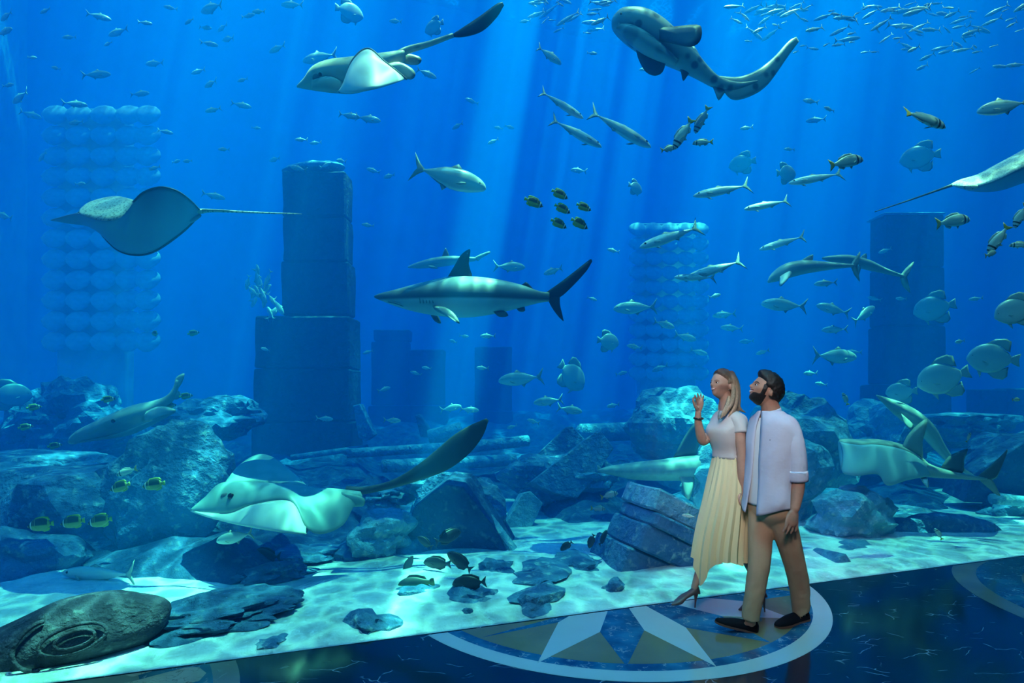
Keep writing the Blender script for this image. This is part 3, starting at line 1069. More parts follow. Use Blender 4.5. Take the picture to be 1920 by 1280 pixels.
# near arm and hand
g.add(limb([(PM(1474, 796, -0.10), 0.056), (PM(1487, 830, -0.15), 0.052), (PM(1495, 868, -0.17), 0.046), (PM(1497, 888, -0.17), 0.044), (PM(1496, 915, -0.18), 0.043), (PM(1492, 945, -0.205), 0.033), (PM(1490, 955, -0.215), 0.029)], 18, 14))
fwd_m = Vector((-cos(yaw_m), -sin(yaw_m), 0))
near_hand = hand(g, PM(1490, 955, -0.215), PM(1486, 979, -0.235), Vector((-0.95, -0.22, 0.05)).normalized(), Vector((0.22, -0.97, 0)).normalized(),
     (0.20, 0.17, 0.14, 0.10), (0.066, 0.08, 0.086, 0.077), (Vector((-0.55, -0.25, -0.8)).normalized(), Vector((-0.3, -0.2, -0.95)).normalized(), Vector((-0.1, 0, -1))), 0.26, 1.12)
# far arm
g.add(limb([(PM(1424, 800, 0.13), 0.054), (PM(1414, 840, 0.17), 0.048), (PM(1407, 880, 0.19), 0.042), (PM(1402, 915, 0.20), 0.034), (PM(1400, 930, 0.20), 0.027)], 14, 12))
hand(g, PM(1400, 930, 0.20), PM(1397, 948, 0.19), Vector((-0.8, -0.5, 0)).normalized(), Vector((0.5, -0.85, 0)).normalized(),
     (0.7, 0.7, 0.65, 0.6), (0.060, 0.07, 0.074, 0.066), (Vector((-0.75, -0.3, -0.55)).normalized(), Vector((-0.6, -0.2, -0.75)).normalized(), Vector((-0.3, 0, -0.95))), 0.1, 1.0)
# legs
LF = [(PM(1432, 948, 0.05), 0.088), (PM(1426, 1000, 0.02), 0.070), (PM(1424, 1050, -0.02), 0.058), (PM(1417, 1100, -0.04), 0.050), (PM(1408, 1150, -0.05), 0.036), (PM(1407, 1168, -0.05), 0.036)]
LR = [(PM(1458, 948, -0.06), 0.090), (PM(1474, 1000, -0.04), 0.072), (PM(1488, 1050, 0.0), 0.058), (PM(1498, 1095, 0.05), 0.052), (PM(1502, 1142, 0.07), 0.036), (PM(1504, 1155, 0.07), 0.036)]
g.add(limb(LF, 20, 14))
g.add(limb(LR, 20, 14))
g.add(limb([(PM(1410, 1168, -0.05), 0.026), (PM(1390, 1170, -0.05), 0.022), (PM(1372, 1169, -0.045), 0.012)], 10, 12))
g.add(limb([(PM(1504, 1150, 0.07), 0.026), (PM(1488, 1160, 0.055), 0.022), (PM(1476, 1165, 0.04), 0.012)], 10, 12))
g.build('body', man, SKIN_M, 0.005, 3)
head_extras(man, HM, True, True)


def hair_m(d):
    r = head_r(d, True)
    x, y, z = d
    # hairline: top, back, sides down to the ear
    k = sst(0.34, 0.58, z - 0.42 * max(0, x - 0.2) + 0.9 * max(0, -x) + (0.28 if abs(y) > 0.55 and x < 0.42 else 0)) if x > -0.15 else sst(-0.62, -0.42, z)
    k *= 1 - 0.95 * ga(d, (0.0, 0.97, -0.12), 0.22) - 0.95 * ga(d, (0.0, -0.97, -0.12), 0.22)
    k = max(0, k)
    bump = 0.006 * noise.noise(d * 9) + 0.004 * noise.noise(d * 19)
    quiff = 0.022 * ga(d, (0.62, 0, 0.78), 0.38)
    return r + (-0.012 + (0.030 + quiff + bump) * k)


Geo().add(radial(HM, hair_m, DIRS5)).build('hair', man, HAIR_M)


def beard(d):
    x, y, z = d
    r = head_r(d, True)
    k = sst(-0.36, -0.52, z + 0.06 * abs(y)) * sst(-0.15, 0.12, x)
    side = sst(0.46, 0.58, abs(y)) * sst(0.14, 0.22, x) * sst(0.66, 0.46, x) * sst(0.46, 0.30, z)
    mou = ga(d, (0.93, 0, -0.45), 0.17)
    mus = exp(-((z + 0.315) / 0.055) ** 2) * sst(0.42, 0.25, abs(y)) * (1 if x > 0 else 0)
    k = max(k * (1 - 0.95 * min(1, mou * 1.5)), side, mus)
    k = min(1, k)
    return r + (-0.010 + (0.0145 + 0.002 * noise.noise(d * 26)) * k)


Geo().add(radial(HM, beard, DIRS5)).build('beard', man, HAIR_M)

SHIRT = mat('shirt_cotton', (0.56, 0.60, 0.74), 0.85, 0.2, bump=0.25, bscale=14, var=0.03)
TEE = mat('white_tee', (0.80, 0.80, 0.80), 0.85, 0.2)
TAN = mat('tan_chino', (0.50, 0.34, 0.21), 0.85, 0.2, bump=0.35, bscale=13, var=0.05)
SUEDE = mat('navy_suede', (0.008, 0.008, 0.014), 0.9, 0.2)
SOLE = mat('brown_sole', (0.16, 0.07, 0.05), 0.7)
rings = torso_rings([(770, 1444, 0.074, 0.072), (777, 1446, 0.115, 0.086), (784, 1448, 0.160, 0.105), (799, 1450, 0.195, 0.125), (830, 1449, 0.20, 0.135), (870, 1446, 0.188, 0.135), (905, 1444, 0.182, 0.138), (935, 1442, 0.188, 0.145), (951, 1441, 0.19, 0.148)],
                    DM, yaw_m, 48, hem=lambda a: -0.030 * cos(2 * a) - 0.010, fold=0.10, seed=3)
# the shirt hangs open: leave a slit at the front
v_, f_ = [], []
n_ = 48
op = []
for i, r in enumerate(rings):
    k = i / (len(rings) - 1)
    sl = 0.04 + 0.06 * sst(0.05, 0.5, k) + 0.14 * sst(0.55, 1.0, k)
    row = []
    c = sum(r, Vector()) / n_
    for j in range(n_ + 1):
        a = sl + (2 * pi - 2 * sl) * j / n_
        u = a / (2 * pi) * n_
        j0 = int(u) % n_
        p = r[j0].lerp(r[(j0 + 1) % n_], u - int(u))
        row.append(p + (p - c).normalized() * 0.006)
    op.append(row)
v_, f_ = loft(op, cap=False, closed=False)
o = mesh('shirt', v_, f_, man, SHIRT)
s_ = o.modifiers.new('cloth', 'SOLIDIFY')
s_.thickness = 0.006
s_.offset = 1
shirt = o
skin_of(torso_rings([(783, 1446, 0.10, 0.082), (792, 1448, 0.15, 0.10), (815, 1448, 0.175, 0.118), (870, 1445, 0.168, 0.122), (925, 1443, 0.168, 0.122), (945, 1443, 0.17, 0.124)], DM, yaw_m), 'tee_shirt', man, TEE, 0.003)
# sleeves: near one rolled under the elbow, far one beside it
g = Geo()
g.add(limb([(PM(1462, 793, -0.06), 0.055), (PM(1476, 797, -0.10), 0.072), (PM(1487, 828, -0.145), 0.070), (PM(1494, 862, -0.165), 0.064), (PM(1496, 890, -0.17), 0.060)], 18, 18, False))
sl_ = g.build('sleeve', man, SHIRT)
Geo().add(limb([(PM(1495.5, 882, -0.17), 0.065), (PM(1496, 892, -0.17), 0.066), (PM(1496.5, 902, -0.17), 0.063)], 6, 18, False)).build('rolled_cuff', sl_, SHIRT)
Geo().add(limb([(PM(1433, 794, 0.08), 0.05), (PM(1424, 800, 0.12), 0.066), (PM(1414, 840, 0.165), 0.060), (PM(1408, 880, 0.185), 0.054)], 14, 16, False)).build('sleeve', man, SHIRT)
# stand collar
col = []
for i, (k, z_) in enumerate(((1.0, 0.0), (0.92, 0.018), (0.88, 0.034))):
    c = PM(1444, 778)
    f = Vector((-cos(yaw_m), -sin(yaw_m), 0))
    l = Vector((0, 0, 1)).cross(f)
    col.append([c + f * (0.080 * k * cos(a)) + l * (0.078 * k * sin(a)) + Vector((0, 0, z_ - 0.018 * cos(a) + 0.008)) for a in [0.35 + (2 * pi - 0.7) * j / 30 for j in range(31)]])
v_, f_ = loft(col, cap=False, closed=False)
o = mesh('collar', v_, f_, man, SHIRT)
o.modifiers.new('cloth', 'SOLIDIFY').thickness = 0.004
# small dark mark on the chest
q = PM(1434, 822) + Vector((-0.02, -0.138, 0))
o = Geo().add(ellipsoid(q, 0.008, 0.004, 0.006, None, DIRS2)).build('chest_emblem', man, EYE_D)
# trousers
g = Geo()
g.add(loft(torso_rings([(922, 1443, 0.165, 0.115), (945, 1444, 0.180, 0.122), (965, 1446, 0.165, 0.12), (985, 1447, 0.08, 0.07)], DM, yaw_m)))
for L_, hemp in ((LF, 1160), (LR, 1146)):
    pts = [(p, r + (0.016, 0.015, 0.017, 0.018, 0.024, 0.026)[i]) for i, (p, r) in enumerate(L_)]
    pts[-1] = (L_[-1][0] + Vector((0, 0, (L_[-1][0].z < 0.11) * 0.03 + 0.0)), pts[-1][1])
    v_, f_ = limb(pts, 40, 18, False)
    v_ = [p + Vector((0.006 * noise.noise(p * 22), 0.004 * noise.noise(p * 20), 0)) * sst(0.75, 0.15, p.z) for p in v_]
    g.add((v_, f_))
g.build('trousers', man, TAN, 0.007, 3)


def shoe(name, par, heel, toe, m, wd=0.047, ht=0.074, lift=0.0, up=Vector((0, 0, 1))):
    ax = (toe - heel)
    L = ax.length
    ax = ax / L
    lat = up.cross(ax).normalized()
    u_ = ax.cross(lat)
    prof = [(-0.01, 0.55, 0.72), (0.05, 0.80, 1.0), (0.16, 0.84, 1.02), (0.30, 0.80, 0.86), (0.45, 0.88, 0.80), (0.6, 1.0, 0.72), (0.75, 1.0, 0.55), (0.88, 0.82, 0.42), (0.97, 0.5, 0.30), (1.0, 0.2, 0.18)]
    rings, sole = [], []
    for s0, w0, h0 in crom(prof, 22):
        c = heel + ax * (s0 * L)
        rings.append([c + lat * (wd * w0 * cos(a)) + u_ * (max(0.0, ht * h0 * (sin(a)) ** 0.8 if sin(a) > 0 else 0)) for a in [pi * q / 10 for q in range(11)]] + [c + lat * (wd * w0 * k) for k in (-0.6, 0, 0.6)])
        sole.append([c + lat * (wd * w0 * 1.04 * k) + u_ * z for k, z in ((1, 0.004), (-1, 0.004), (-1, -0.010), (1, -0.010))])
    v_, f_ = loft(rings)
    o = mesh(name, v_, f_, par, m)
    v_, f_ = loft(sole)
    mesh('sole', v_, f_, o, SOLE, False)
    return o


shoe('shoe', man, PM(1418, 1184, -0.045), PM(1341, 1164, -0.03), SUEDE)
shoe('shoe', man, PM(1514, 1157, 0.085), PM(1454, 1174, 0.015), SUEDE)
# ring on the near hand
b0, b1 = near_hand[1]
rc, ra = b0.lerp(b1, 0.55), (b1 - b0).normalized()
e1 = ra.orthogonal().normalized()
e2 = ra.cross(e1)
Geo().add(limb([(rc + (e1 * cos(2 * pi * q_ / 16) + e2 * sin(2 * pi * q_ / 16)) * 0.0105, 0.0022) for q_ in range(17)], 33, 8, False)).build('ring', man, mat('silver', (0.8, 0.8, 0.8), 0.2, metal=1.0))

# ============ woman
DW = 4.36
wom = empty('person', P(1365, 1150, DW), 'blonde woman in a pale top and long yellow pleated skirt waving one hand', 'person')
PW = lambda x, y, o=0.0: P(x, y, DW + o)
HW = head_frame(PW(1354, 721), radians(22), radians(7), 0)
yaw_w = radians(22)
g = Geo()
g.add(radial(HW, lambda d: head_r(d, False), DIRS5))
g.add(limb([(PW(1358, 738), 0.046), (PW(1361, 752), 0.048), (PW(1363, 768), 0.055), (PW(1366, 778), 0.07)], 10, 16))
for s_ in (-1, 1):
    g.add(ellipsoid((-0.002, s_ * 0.073, -0.012), 0.016, 0.010, 0.028, HW @ Matrix.Rotation(radians(s_ * 14), 4, 'Z'), DIRS3))
g.add(loft(torso_rings([(772, 1365, 0.08, 0.06), (783, 1367, 0.13, 0.08), (805, 1361, 0.135, 0.10), (845, 1364, 0.105, 0.08), (880, 1365, 0.14, 0.10), (930, 1366, 0.15, 0.11), (960, 1366, 0.12, 0.09)], DW, yaw_w)))
# near arm hanging to the joined hands
g.add(limb([(PW(1381, 785, -0.10), 0.045), (PW(1387, 815, -0.14), 0.041), (PW(1391, 850, -0.15), 0.036), (PW(1391, 862, -0.15), 0.036), (PW(1392, 890, -0.15), 0.033), (PW(1393, 918, -0.14), 0.024)], 16, 14))
hand(g, PW(1393, 918, -0.14), PW(1393, 936, -0.14), Vector((-0.85, -0.5, 0)).normalized(), Vector((-0.5, 0.85, 0)).normalized() * -1,
     (0.55, 0.55, 0.5, 0.45), (0.056, 0.066, 0.072, 0.066), (Vector((-0.5, -0.4, -0.75)).normalized(), Vector((0.1, -0.3, -0.95)).normalized(), Vector((0.3, 0, -0.95)).normalized()), 0.12, 0.95)
# far arm raised, waving
g.add(limb([(PW(1352, 786, 0.12), 0.044), (PW(1338, 806, 0.10), 0.040), (PW(1323, 824, 0.04), 0.036), (PW(1317, 826, 0.02), 0.035), (PW(1313, 812, 0.0), 0.036), (PW(1309, 790, -0.02), 0.028), (PW(1309, 772, -0.03), 0.022)], 22, 14))
hand(g, PW(1309, 772, -0.03), PW(1311.5, 750, -0.035), Vector((-0.80, -0.6, 0)).normalized(), Vector((0.6, 0.8, 0.1)).normalized(),
     (0.40, 0.32, 0.22, 0.14), (0.056, 0.068, 0.075, 0.070), (Vector((-0.55, -0.35, 0.75)).normalized(), Vector((-0.3, -0.2, 0.93)).normalized(), Vector((0.0, 0, 1))), 0.62, 0.95)
# legs
LFW = [(PW(1355, 930, 0.05), 0.075), (PW(1345, 975, 0.0), 0.062), (PW(1332, 1015, -0.05), 0.048), (PW(1322, 1045, -0.06), 0.046), (PW(1311, 1075, -0.07), 0.034), (PW(1303, 1097, -0.08), 0.025), (PW(1302, 1104, -0.08), 0.026)]
LRW = [(PW(1375, 930, -0.06), 0.076), (PW(1382, 980, -0.04), 0.062), (PW(1388, 1015, 0.0), 0.048), (PW(1402, 1050, 0.02), 0.044), (PW(1418, 1085, 0.03), 0.032), (PW(1428, 1105, 0.03), 0.025), (PW(1430, 1112, 0.03), 0.026)]
g.add(limb(LFW, 22, 14))
g.add(limb(LRW, 22, 14))
g.add(limb([(PW(1304, 1105, -0.085), 0.022), (PW(1291, 1115, -0.11), 0.020), (PW(1274, 1126, -0.14), 0.010)], 8, 12))
g.add(limb([(PW(1430, 1113, 0.03), 0.022), (PW(1414, 1125, 0.03), 0.020), (PW(1400, 1134, 0.03), 0.010)], 8, 12))
g.build('body', wom, SKIN_F, 0.005, 3)
head_extras(wom, HW, False, True)


def hair_w(d):
    x, y, z = d
    r = head_r(d, False)
    line = z - 0.50 * max(0, x) + 0.10 * abs(y)
    k = sst(0.28, 0.60, line) if x > 0.12 else sst(-0.25, -0.08, z + 0.9 * (0.12 - x) - 0.15 * (abs(y) > 0.6))
    k *= 1 - 0.9 * ga(d, (0.02, 0.97, -0.12), 0.24) - 0.9 * ga(d, (0.02, -0.97, -0.12), 0.24)
    part = 0.004 * noise.noise(Vector((d.x * 4, d.y * 14, d.z * 3)))
    return r + (-0.012 + (0.027 + part) * max(0, k))


hair = Geo()
hair.add(radial(HW, hair_w, DIRS5))
B = lambda x, y, o=0.0: PW(x, y, o)
for pts in (
        [(B(1364, 700, -0.02), 0.022), (B(1373, 712, -0.05), 0.024), (B(1377, 735, -0.05), 0.024), (B(1374, 760, -0.07), 0.026), (B(1368, 775, -0.09), 0.018), (B(1362, 786, -0.10), 0.006)],
        [(B(1368, 700, 0.02), 0.026), (B(1377, 720, 0.0), 0.027), (B(1379, 745, 0.0), 0.028), (B(1378, 765, -0.01), 0.026), (B(1376, 780, -0.02), 0.010)],
        [(B(1366, 712, 0.05), 0.026), (B(1375, 735, 0.05), 0.028), (B(1377, 760, 0.06), 0.026), (B(1378, 778, 0.06), 0.010)],
        [(B(1369, 715, -0.05), 0.014), (B(1372, 735, -0.075), 0.016), (B(1369, 755, -0.095), 0.017), (B(1361, 768, -0.11), 0.014), (B(1355, 780, -0.12), 0.005)],
        [(B(1374, 740, -0.03), 0.016), (B(1380, 758, -0.03), 0.016), (B(1386, 768, -0.02), 0.012), (B(1395, 773, 0.0), 0.004)],
        [(B(1364, 745, -0.05), 0.014), (B(1359, 762, -0.09), 0.016), (B(1353, 775, -0.11), 0.013), (B(1349, 784, -0.12), 0.004)],
        [(B(1350, 745, 0.06), 0.014), (B(1347, 762, 0.04), 0.014), (B(1346, 776, 0.02), 0.006)]):
    hair.add(limb([(p + Vector((0.012, 0, 0)), r) for p, r in pts], 20, 12))
hair.build('hair', wom, HAIR_F, 0.004, 2)
for s_ in (-1, 1):
    Geo().add(ellipsoid((0.004, s_ * 0.082, -0.040), 0.004, 0.003, 0.005, HW, DIRS2)).build('earring', wom, MATS['silver'])

TOP = mat('pale_knit_top', (0.60, 0.60, 0.60), 0.85, 0.2, bump=0.1, bscale=25, var=0.03)
skin_of(torso_rings([(770, 1364, 0.066, 0.060), (774, 1365, 0.10, 0.070), (781, 1367, 0.140, 0.085), (793, 1365, 0.152, 0.104), (806, 1361, 0.152, 0.122), (822, 1361, 0.140, 0.112), (842, 1364, 0.120, 0.092), (858, 1365, 0.122, 0.094)], DW, yaw_w, fold=0.04, seed=5), 'top', wom, TOP, 0.004)
Geo().add(limb([(PW(1374, 783, -0.06), 0.048), (PW(1381, 786, -0.10), 0.054), (PW(1386, 800, -0.125), 0.054), (PW(1388, 812, -0.14), 0.051)], 12, 18, False)).build('sleeve', wom, TOP)
Geo().add(limb([(PW(1359, 783, 0.09), 0.048), (PW(1351, 787, 0.12), 0.053), (PW(1343, 799, 0.115), 0.052), (PW(1337, 806, 0.10), 0.049)], 12, 18, False)).build('sleeve', wom, TOP)

# pleated skirt
m, t, b = nt('yellow_pleated_cloth')
b.inputs['Base Color'].default_value = (0.82, 0.72, 0.43, 1)
b.inputs['Roughness'].default_value = 0.75
b.inputs['Specular IOR Level'].default_value = 0.25
SKIRT = m
rows = [(852, 1365, 0.120, 0.092), (866, 1365, 0.132, 0.105), (900, 1364, 0.155, 0.135), (940, 1361, 0.17, 0.165), (985, 1356, 0.18, 0.20), (1020, 1352, 0.185, 0.215), (1046, 1350, 0.19, 0.22)]
seg = 132
q = crom(rows, 30)
fw = Vector((-cos(yaw_w), -sin(yaw_w), 0))
lf = Vector((0, 0, 1)).cross(fw)
rings = []
for i, (y, cx, a, b_) in enumerate(q):
    k = i / 29
    c = PW(cx, y)
    r = []
    for j in range(seg):
        th_ = 2 * pi * j / seg
        tri = abs(((j / 6.0) % 1.0) * 2 - 1) * 2 - 1
        pl_ = 1 + (0.015 + 0.055 * k) * tri + 0.05 * k * sin(th_ * 5 + 1.1) + 0.04 * k * sin(th_ * 3 + k * 1.5)
        p = c + fw * (b_ * cos(th_) * pl_) + lf * (a * sin(th_) * pl_)
        d_ = atan2(sin(th_ - 0.25), cos(th_ - 0.25))
        p.z -= k ** 5 * (0.15 * exp(-(d_ / 0.22) ** 2) + 0.02 * sin(th_ * 4))
        p.z += k ** 4 * 0.02 * (1 if abs(d_) > 1.6 else 0)
        r.append(p)
    rings.append(r)
sk = skin_of(rings, 'skirt', wom, SKIRT, 0.003)
for p in sk.data.polygons:
    p.use_smooth = False
PUMP = mat('mauve_leather', (0.13, 0.075, 0.08), 0.35, 0.5)


def pump(par, toe, back, tip, wd=0.036):
    ax = toe - back
    L = ax.length
    ax /= L
    lat = Vector((0, 0, 1)).cross(ax).normalized()
    u_ = ax.cross(lat)
    rings = []
    for s0, w0, h0, z0 in crom([(-0.02, 0.35, 0.9, 0.0), (0.03, 0.7, 1.15, 0.0), (0.15, 0.8, 0.85, 0.01), (0.35, 0.78, 0.52, 0.012), (0.55, 0.92, 0.45, 0.008), (0.72, 1.0, 0.55, -0.012), (0.85, 0.75, 0.42, -0.016), (0.95, 0.35, 0.25, -0.014), (1.0, 0.1, 0.12, -0.010)], 22):
        c = back + ax * (s0 * L) + u_ * z0
        rings.append([c + lat * (wd * w0 * cos(a)) + u_ * (0.055 * h0 * max(0, sin(a)) ** 0.8) for a in [pi * q_ / 8 for q_ in range(9)]] + [c + lat * (wd * w0 * k_) - u_ * 0.004 for k_ in (-0.6, 0, 0.6)])
    v_, f_ = loft(rings)
    o = mesh('pump', v_, f_, par, PUMP)
    hb = back + ax * 0.025
    Geo().add(limb([(hb + u_ * 0.012, 0.020), (hb.lerp(tip, 0.3), 0.011), (hb.lerp(tip, 0.65), 0.0065), (tip, 0.0055)], 10, 10)).build('stiletto_heel', o, PUMP)
    return o


pump(wom, PW(1259, 1131, -0.17), PW(1310, 1111, -0.07), PW(1303, 1138, -0.085))
pump(wom, PW(1384, 1141, 0.03), PW(1437, 1117, 0.03), PW(1434, 1148, -0.004))
# bracelet and pendant
bc = PW(1309.6, 784, -0.024)
Geo().add(limb([(bc + Vector((0.031 * cos(2 * pi * q_ / 24), 0.031 * sin(2 * pi * q_ / 24), 0.004 * sin(2 * pi * q_ / 24))), 0.0075) for q_ in range(25)], 49, 8, False)).build('bracelet', wom, mat('dark_beads', (0.03, 0.025, 0.025), 0.35))
nk = Geo()
nk.add(limb([(PW(1349, 768, -0.05), 0.003), (PW(1347, 776, -0.09), 0.004), (PW(1347, 782, -0.10), 0.007), (PW(1347, 787, -0.105), 0.003)], 10, 8))
nk.add(limb([(PW(1357, 768, -0.075), 0.003), (PW(1352, 777, -0.10), 0.004), (PW(1348, 784, -0.105), 0.006)], 10, 8))
nk.build('pendant', wom, mat('pendant_stone', (0.12, 0.17, 0.18), 0.3))
# ------------------------------------------------------------------ rays and sharks
def grad_mat(name, stops, rough=0.45, spot=None, axis='Z', lo=-0.2, hi=0.2, sscale=14.0, sthr=0.62, space='Object'):
    """Colour that belongs to the animal: belly to back along an axis of its own space, with optional spots."""
    if name in MATS:
        return MATS[name]
    m, t, b = nt(name)
    tc = N(t, 'ShaderNodeTexCoord')
    if len(stops) > 1:
        sx = N(t, 'ShaderNodeSeparateXYZ')
        t.links.new(tc.outputs[space], sx.inputs[0])
        mr = N(t, 'ShaderNodeMapRange')
        mr.inputs[1].default_value, mr.inputs[2].default_value = lo, hi
        t.links.new(sx.outputs[axis], mr.inputs[0])
        c = ramp(t, mr.outputs[0], stops).outputs[0]
    else:
        rg = N(t, 'ShaderNodeRGB')
        rg.outputs[0].default_value = (*stops[0][1], 1)
        c = rg.outputs[0]
    if spot:
        nz = N(t, 'ShaderNodeTexVoronoi', i_Scale=sscale)
        t.links.new(tc.outputs['Object'], nz.inputs['Vector'])
        s = ramp(t, nz.outputs[0], [(sthr - 0.25, (1,) * 3), (sthr - 0.1, (0,) * 3)])
        c = mixc(t, s.outputs[0], c, spot)
    t.links.new(c, b.inputs['Base Color'])
    b.inputs['Roughness'].default_value = rough
    b.inputs['Specular IOR Level'].default_value = 0.4
    MATS[name] = m
    return m


SH_TOP = (0.36, 0.30, 0.30)
M_BELLY = grad_mat('white_belly', [(0, (0.80, 0.80, 0.78))])
M_RAYBACK = grad_mat('ray_back', [(0, (0.24, 0.40, 0.42))], spot=(0.30, 0.46, 0.47), sscale=6)
M_PALEBACK = grad_mat('pale_ray_back', [(0, (0.58, 0.56, 0.46))], spot=(0.36, 0.37, 0.32), sscale=7, sthr=0.5)
M_SPECK = grad_mat('speckled_ray_back', [(0, (0.70, 0.70, 0.64))], spot=(0.30, 0.34, 0.34), sscale=45, sthr=0.55)
M_GBELLY = grad_mat('guitarfish_belly', [(0, (0.40, 0.56, 0.60))])
M_UNDER = grad_mat('grey_ray_underside', [(0, (0.26, 0.42, 0.62))])
M_DARKFIN = grad_mat('dark_fin', [(0, (0.025, 0.035, 0.05))])
M_GREYFIN = grad_mat('grey_fin', [(0, (0.13, 0.16, 0.18))])
M_PALEFIN = grad_mat('pale_fin', [(0, (0.42, 0.44, 0.40))])
M_EYE = mat('fish_eye', (0.01, 0.012, 0.015), 0.15)


def strip(name, par, A, B, D, m, bulge=0.0, th=0.02, na=40, nb=12, bd=(0, -1, 0), mid=None, taper=True, dome=0.0):
    """Skin between two edge lines A and B given as (x, y, depth offset); bulges along bd, closed with a thickness that thins out at the edges."""
    qa, qb = crom(A, na), crom(B, na)
    bd = Vector(bd)
    top, bot = [], []
    grid = []
    for i in range(na):
        a, b = P(qa[i][0], qa[i][1], D + qa[i][2]), P(qb[i][0], qb[i][1], D + qb[i][2])
        row = []
        w_ = (b - a).length
        for j in range(nb):
            u = j / (nb - 1)
            row.append(a.lerp(b, u) + bd * (bulge * w_ * 4 * u * (1 - u)))
        grid.append(row)
    nrm = []
    for i in range(na):
        r = []
        for j in range(nb):
            du = grid[min(i + 1, na - 1)][j] - grid[max(i - 1, 0)][j]
            dv = grid[i][min(j + 1, nb - 1)] - grid[i][max(j - 1, 0)]
            n = du.cross(dv)
            r.append(n.normalized() if n.length > 1e-12 else Vector((0, -1, 0)))
        nrm.append(r)
    v, f = [], []
    for sgn in (1, -1):
        for i in range(na):
            for j in range(nb):
                u, s_ = j / (nb - 1), i / (na - 1)
                k = (4 * u * (1 - u)) ** 0.5 * min(1, (4 * s_ * (1 - s_)) ** 0.5 + 0.05) if taper else 1.0
                v.append(grid[i][j] + nrm[i][j] * (sgn * (th * k * 0.5 + 0.0015)))
    o_ = na * nb
    for i in range(na - 1):
        for j in range(nb - 1):
            a = i * nb + j
            f.append((a, a + 1, a + nb + 1, a + nb))
            f.append((o_ + a, o_ + a + nb, o_ + a + nb + 1, o_ + a + 1))
    for i in range(na - 1):
        for j in (0, nb - 1):
            a, b = i * nb + j, (i + 1) * nb + j
            f.append((a, b, o_ + b, o_ + a) if j == 0 else (b, a, o_ + a, o_ + b))
    for j in range(nb - 1):
        for i in (0, na - 1):
            a, b = i * nb + j, i * nb + j + 1
            f.append((b, a, o_ + a, o_ + b) if i == 0 else (a, b, o_ + b, o_ + a))
    return mesh(name, v, f, par, m)


def fin(name, par, poly, D, m, th=0.022, off=0.0):
    """Solid fin from an outline of (x, y[, depth offset]) with a thicker middle."""
    pts = [P(p[0], p[1], D + off + (p[2] if len(p) > 2 else 0)) for p in poly]
    c = sum(pts, Vector()) / len(pts)
    n = Vector()
    for i in range(len(pts)):
        n += (pts[i] - c).cross(pts[(i + 1) % len(pts)] - c)
    n = n.normalized()
    pts = [Vector(q) for q in crom(pts + [pts[0]], len(pts) * 3 + 1)[:-1]]
    k = len(pts)
    v = pts[:]
    for s_ in (1, -1):
        v += [p.lerp(c, 0.35) + n * (s_ * th * 0.4) for p in pts]
    v += [c + n * th * 0.5, c - n * th * 0.5]
    f = []
    for i in range(k):
        j = (i + 1) % k
        f += [(i, j, k + j, k + i), (k + i, k + j, 3 * k), (j, i, 2 * k + i, 2 * k + j), (2 * k + j, 2 * k + i, 3 * k + 1)]
    return mesh(name, v, f, par, m)


def body(name, par, st, D, m, seg=20, n=36, ex=1.0):
    """Trunk from stations (x, y top, y bottom, half depth in m[, depth offset])."""
    q = crom([s if len(s) == 5 else (*s, 0.0) for s in st], n)
    rings = []
    for x, yt, yb, hd, off in q:
        a, b = P(x, yt, D + off), P(x, yb, D + off)
        c, h = (a + b) / 2, (a - b) / 2
        r = []
        for j in range(seg):
            t_ = 2 * pi * j / seg
            r.append(c + h * sin(t_) + Vector((0, -max(hd, 0.002) * cos(t_), 0)))
        rings.append(r)
    v, f = loft(rings)
    return mesh(name, v, f, par, m)


def spine(name, par, st, D, m, seg=18, n=40, flat=1.0):
    """Trunk along a curved line: (x, y, half height in px, half depth in m[, depth offset])."""
    q = crom([s if len(s) == 5 else (*s, 0.0) for s in st], n)
    rings = []
    for i, (x, y, h, hd, off) in enumerate(q):
        a, b = q[max(i - 1, 0)], q[min(i + 1, n - 1)]
        tx, ty = b[0] - a[0], b[1] - a[1]
        l_ = sqrt(tx * tx + ty * ty) or 1
        c = P(x, y, D + off)
        e = P(x + ty / l_ * h, y - tx / l_ * h, D + off) - c
        rings.append([c + e * sin(2 * pi * j / seg) + Vector((0, -max(hd, 0.002) * cos(2 * pi * j / seg), 0)) for j in range(seg)])
    v, f = loft(rings)
    return mesh(name, v, f, par, m)


def eye(par, x, y, D, r=0.018):
    return Geo().add(ellipsoid(P(x, y, D), r, r * 0.6, r, None, DIRS2)).build('eye', par, M_EYE)


# --- big ray low on the left
D = 5.2
t = empty('ray', P(520, 940, D), 'large teal backed ray with raised wing gliding low over the sand at left', 'ray')
mids = [(357, 955, 0), (385, 931, 0), (415, 905, 0), (470, 904, 0), (530, 908, 0), (570, 911, 0), (600, 914, 0), (632, 916, 0), (658, 919, 0), (676, 921, 0)]
edge = [(357, 957, -0.01), (388, 960, -.10), (430, 961, -.20), (478, 944, -.28), (545, 939, -.34), (574, 988, -.45), (602, 1001, -.36), (642, 985, -.2), (663, 950, -.08), (680, 930, -.03)]
strip('back', t, mids, edge, D, M_RAYBACK, 0.10, 0.03, 60, 16, (0, -0.5, 0.8))
keel = [(358, 958, 0.0), (390, 969, -.13), (430, 980, -.27), (480, 990, -.42), (540, 999, -.52), (574, 1001, -.47)]
strip('belly', t, [(357, 957, -0.01), (388, 961, -.10), (430, 962, -.20), (478, 945, -.28), (545, 940, -.34), (574, 988, -.45)], keel, D, M_BELLY, 0.06, 0.02, 40, 12, (0, -1, -0.3))
strip('belly', t, keel, [(358, 956, 0.08), (390, 950, .14), (430, 940, .22), (480, 930, .28), (540, 930, .30), (600, 935, .2)], D, M_BELLY, 0.06, 0.02, 40, 10, (0, 0, -1))
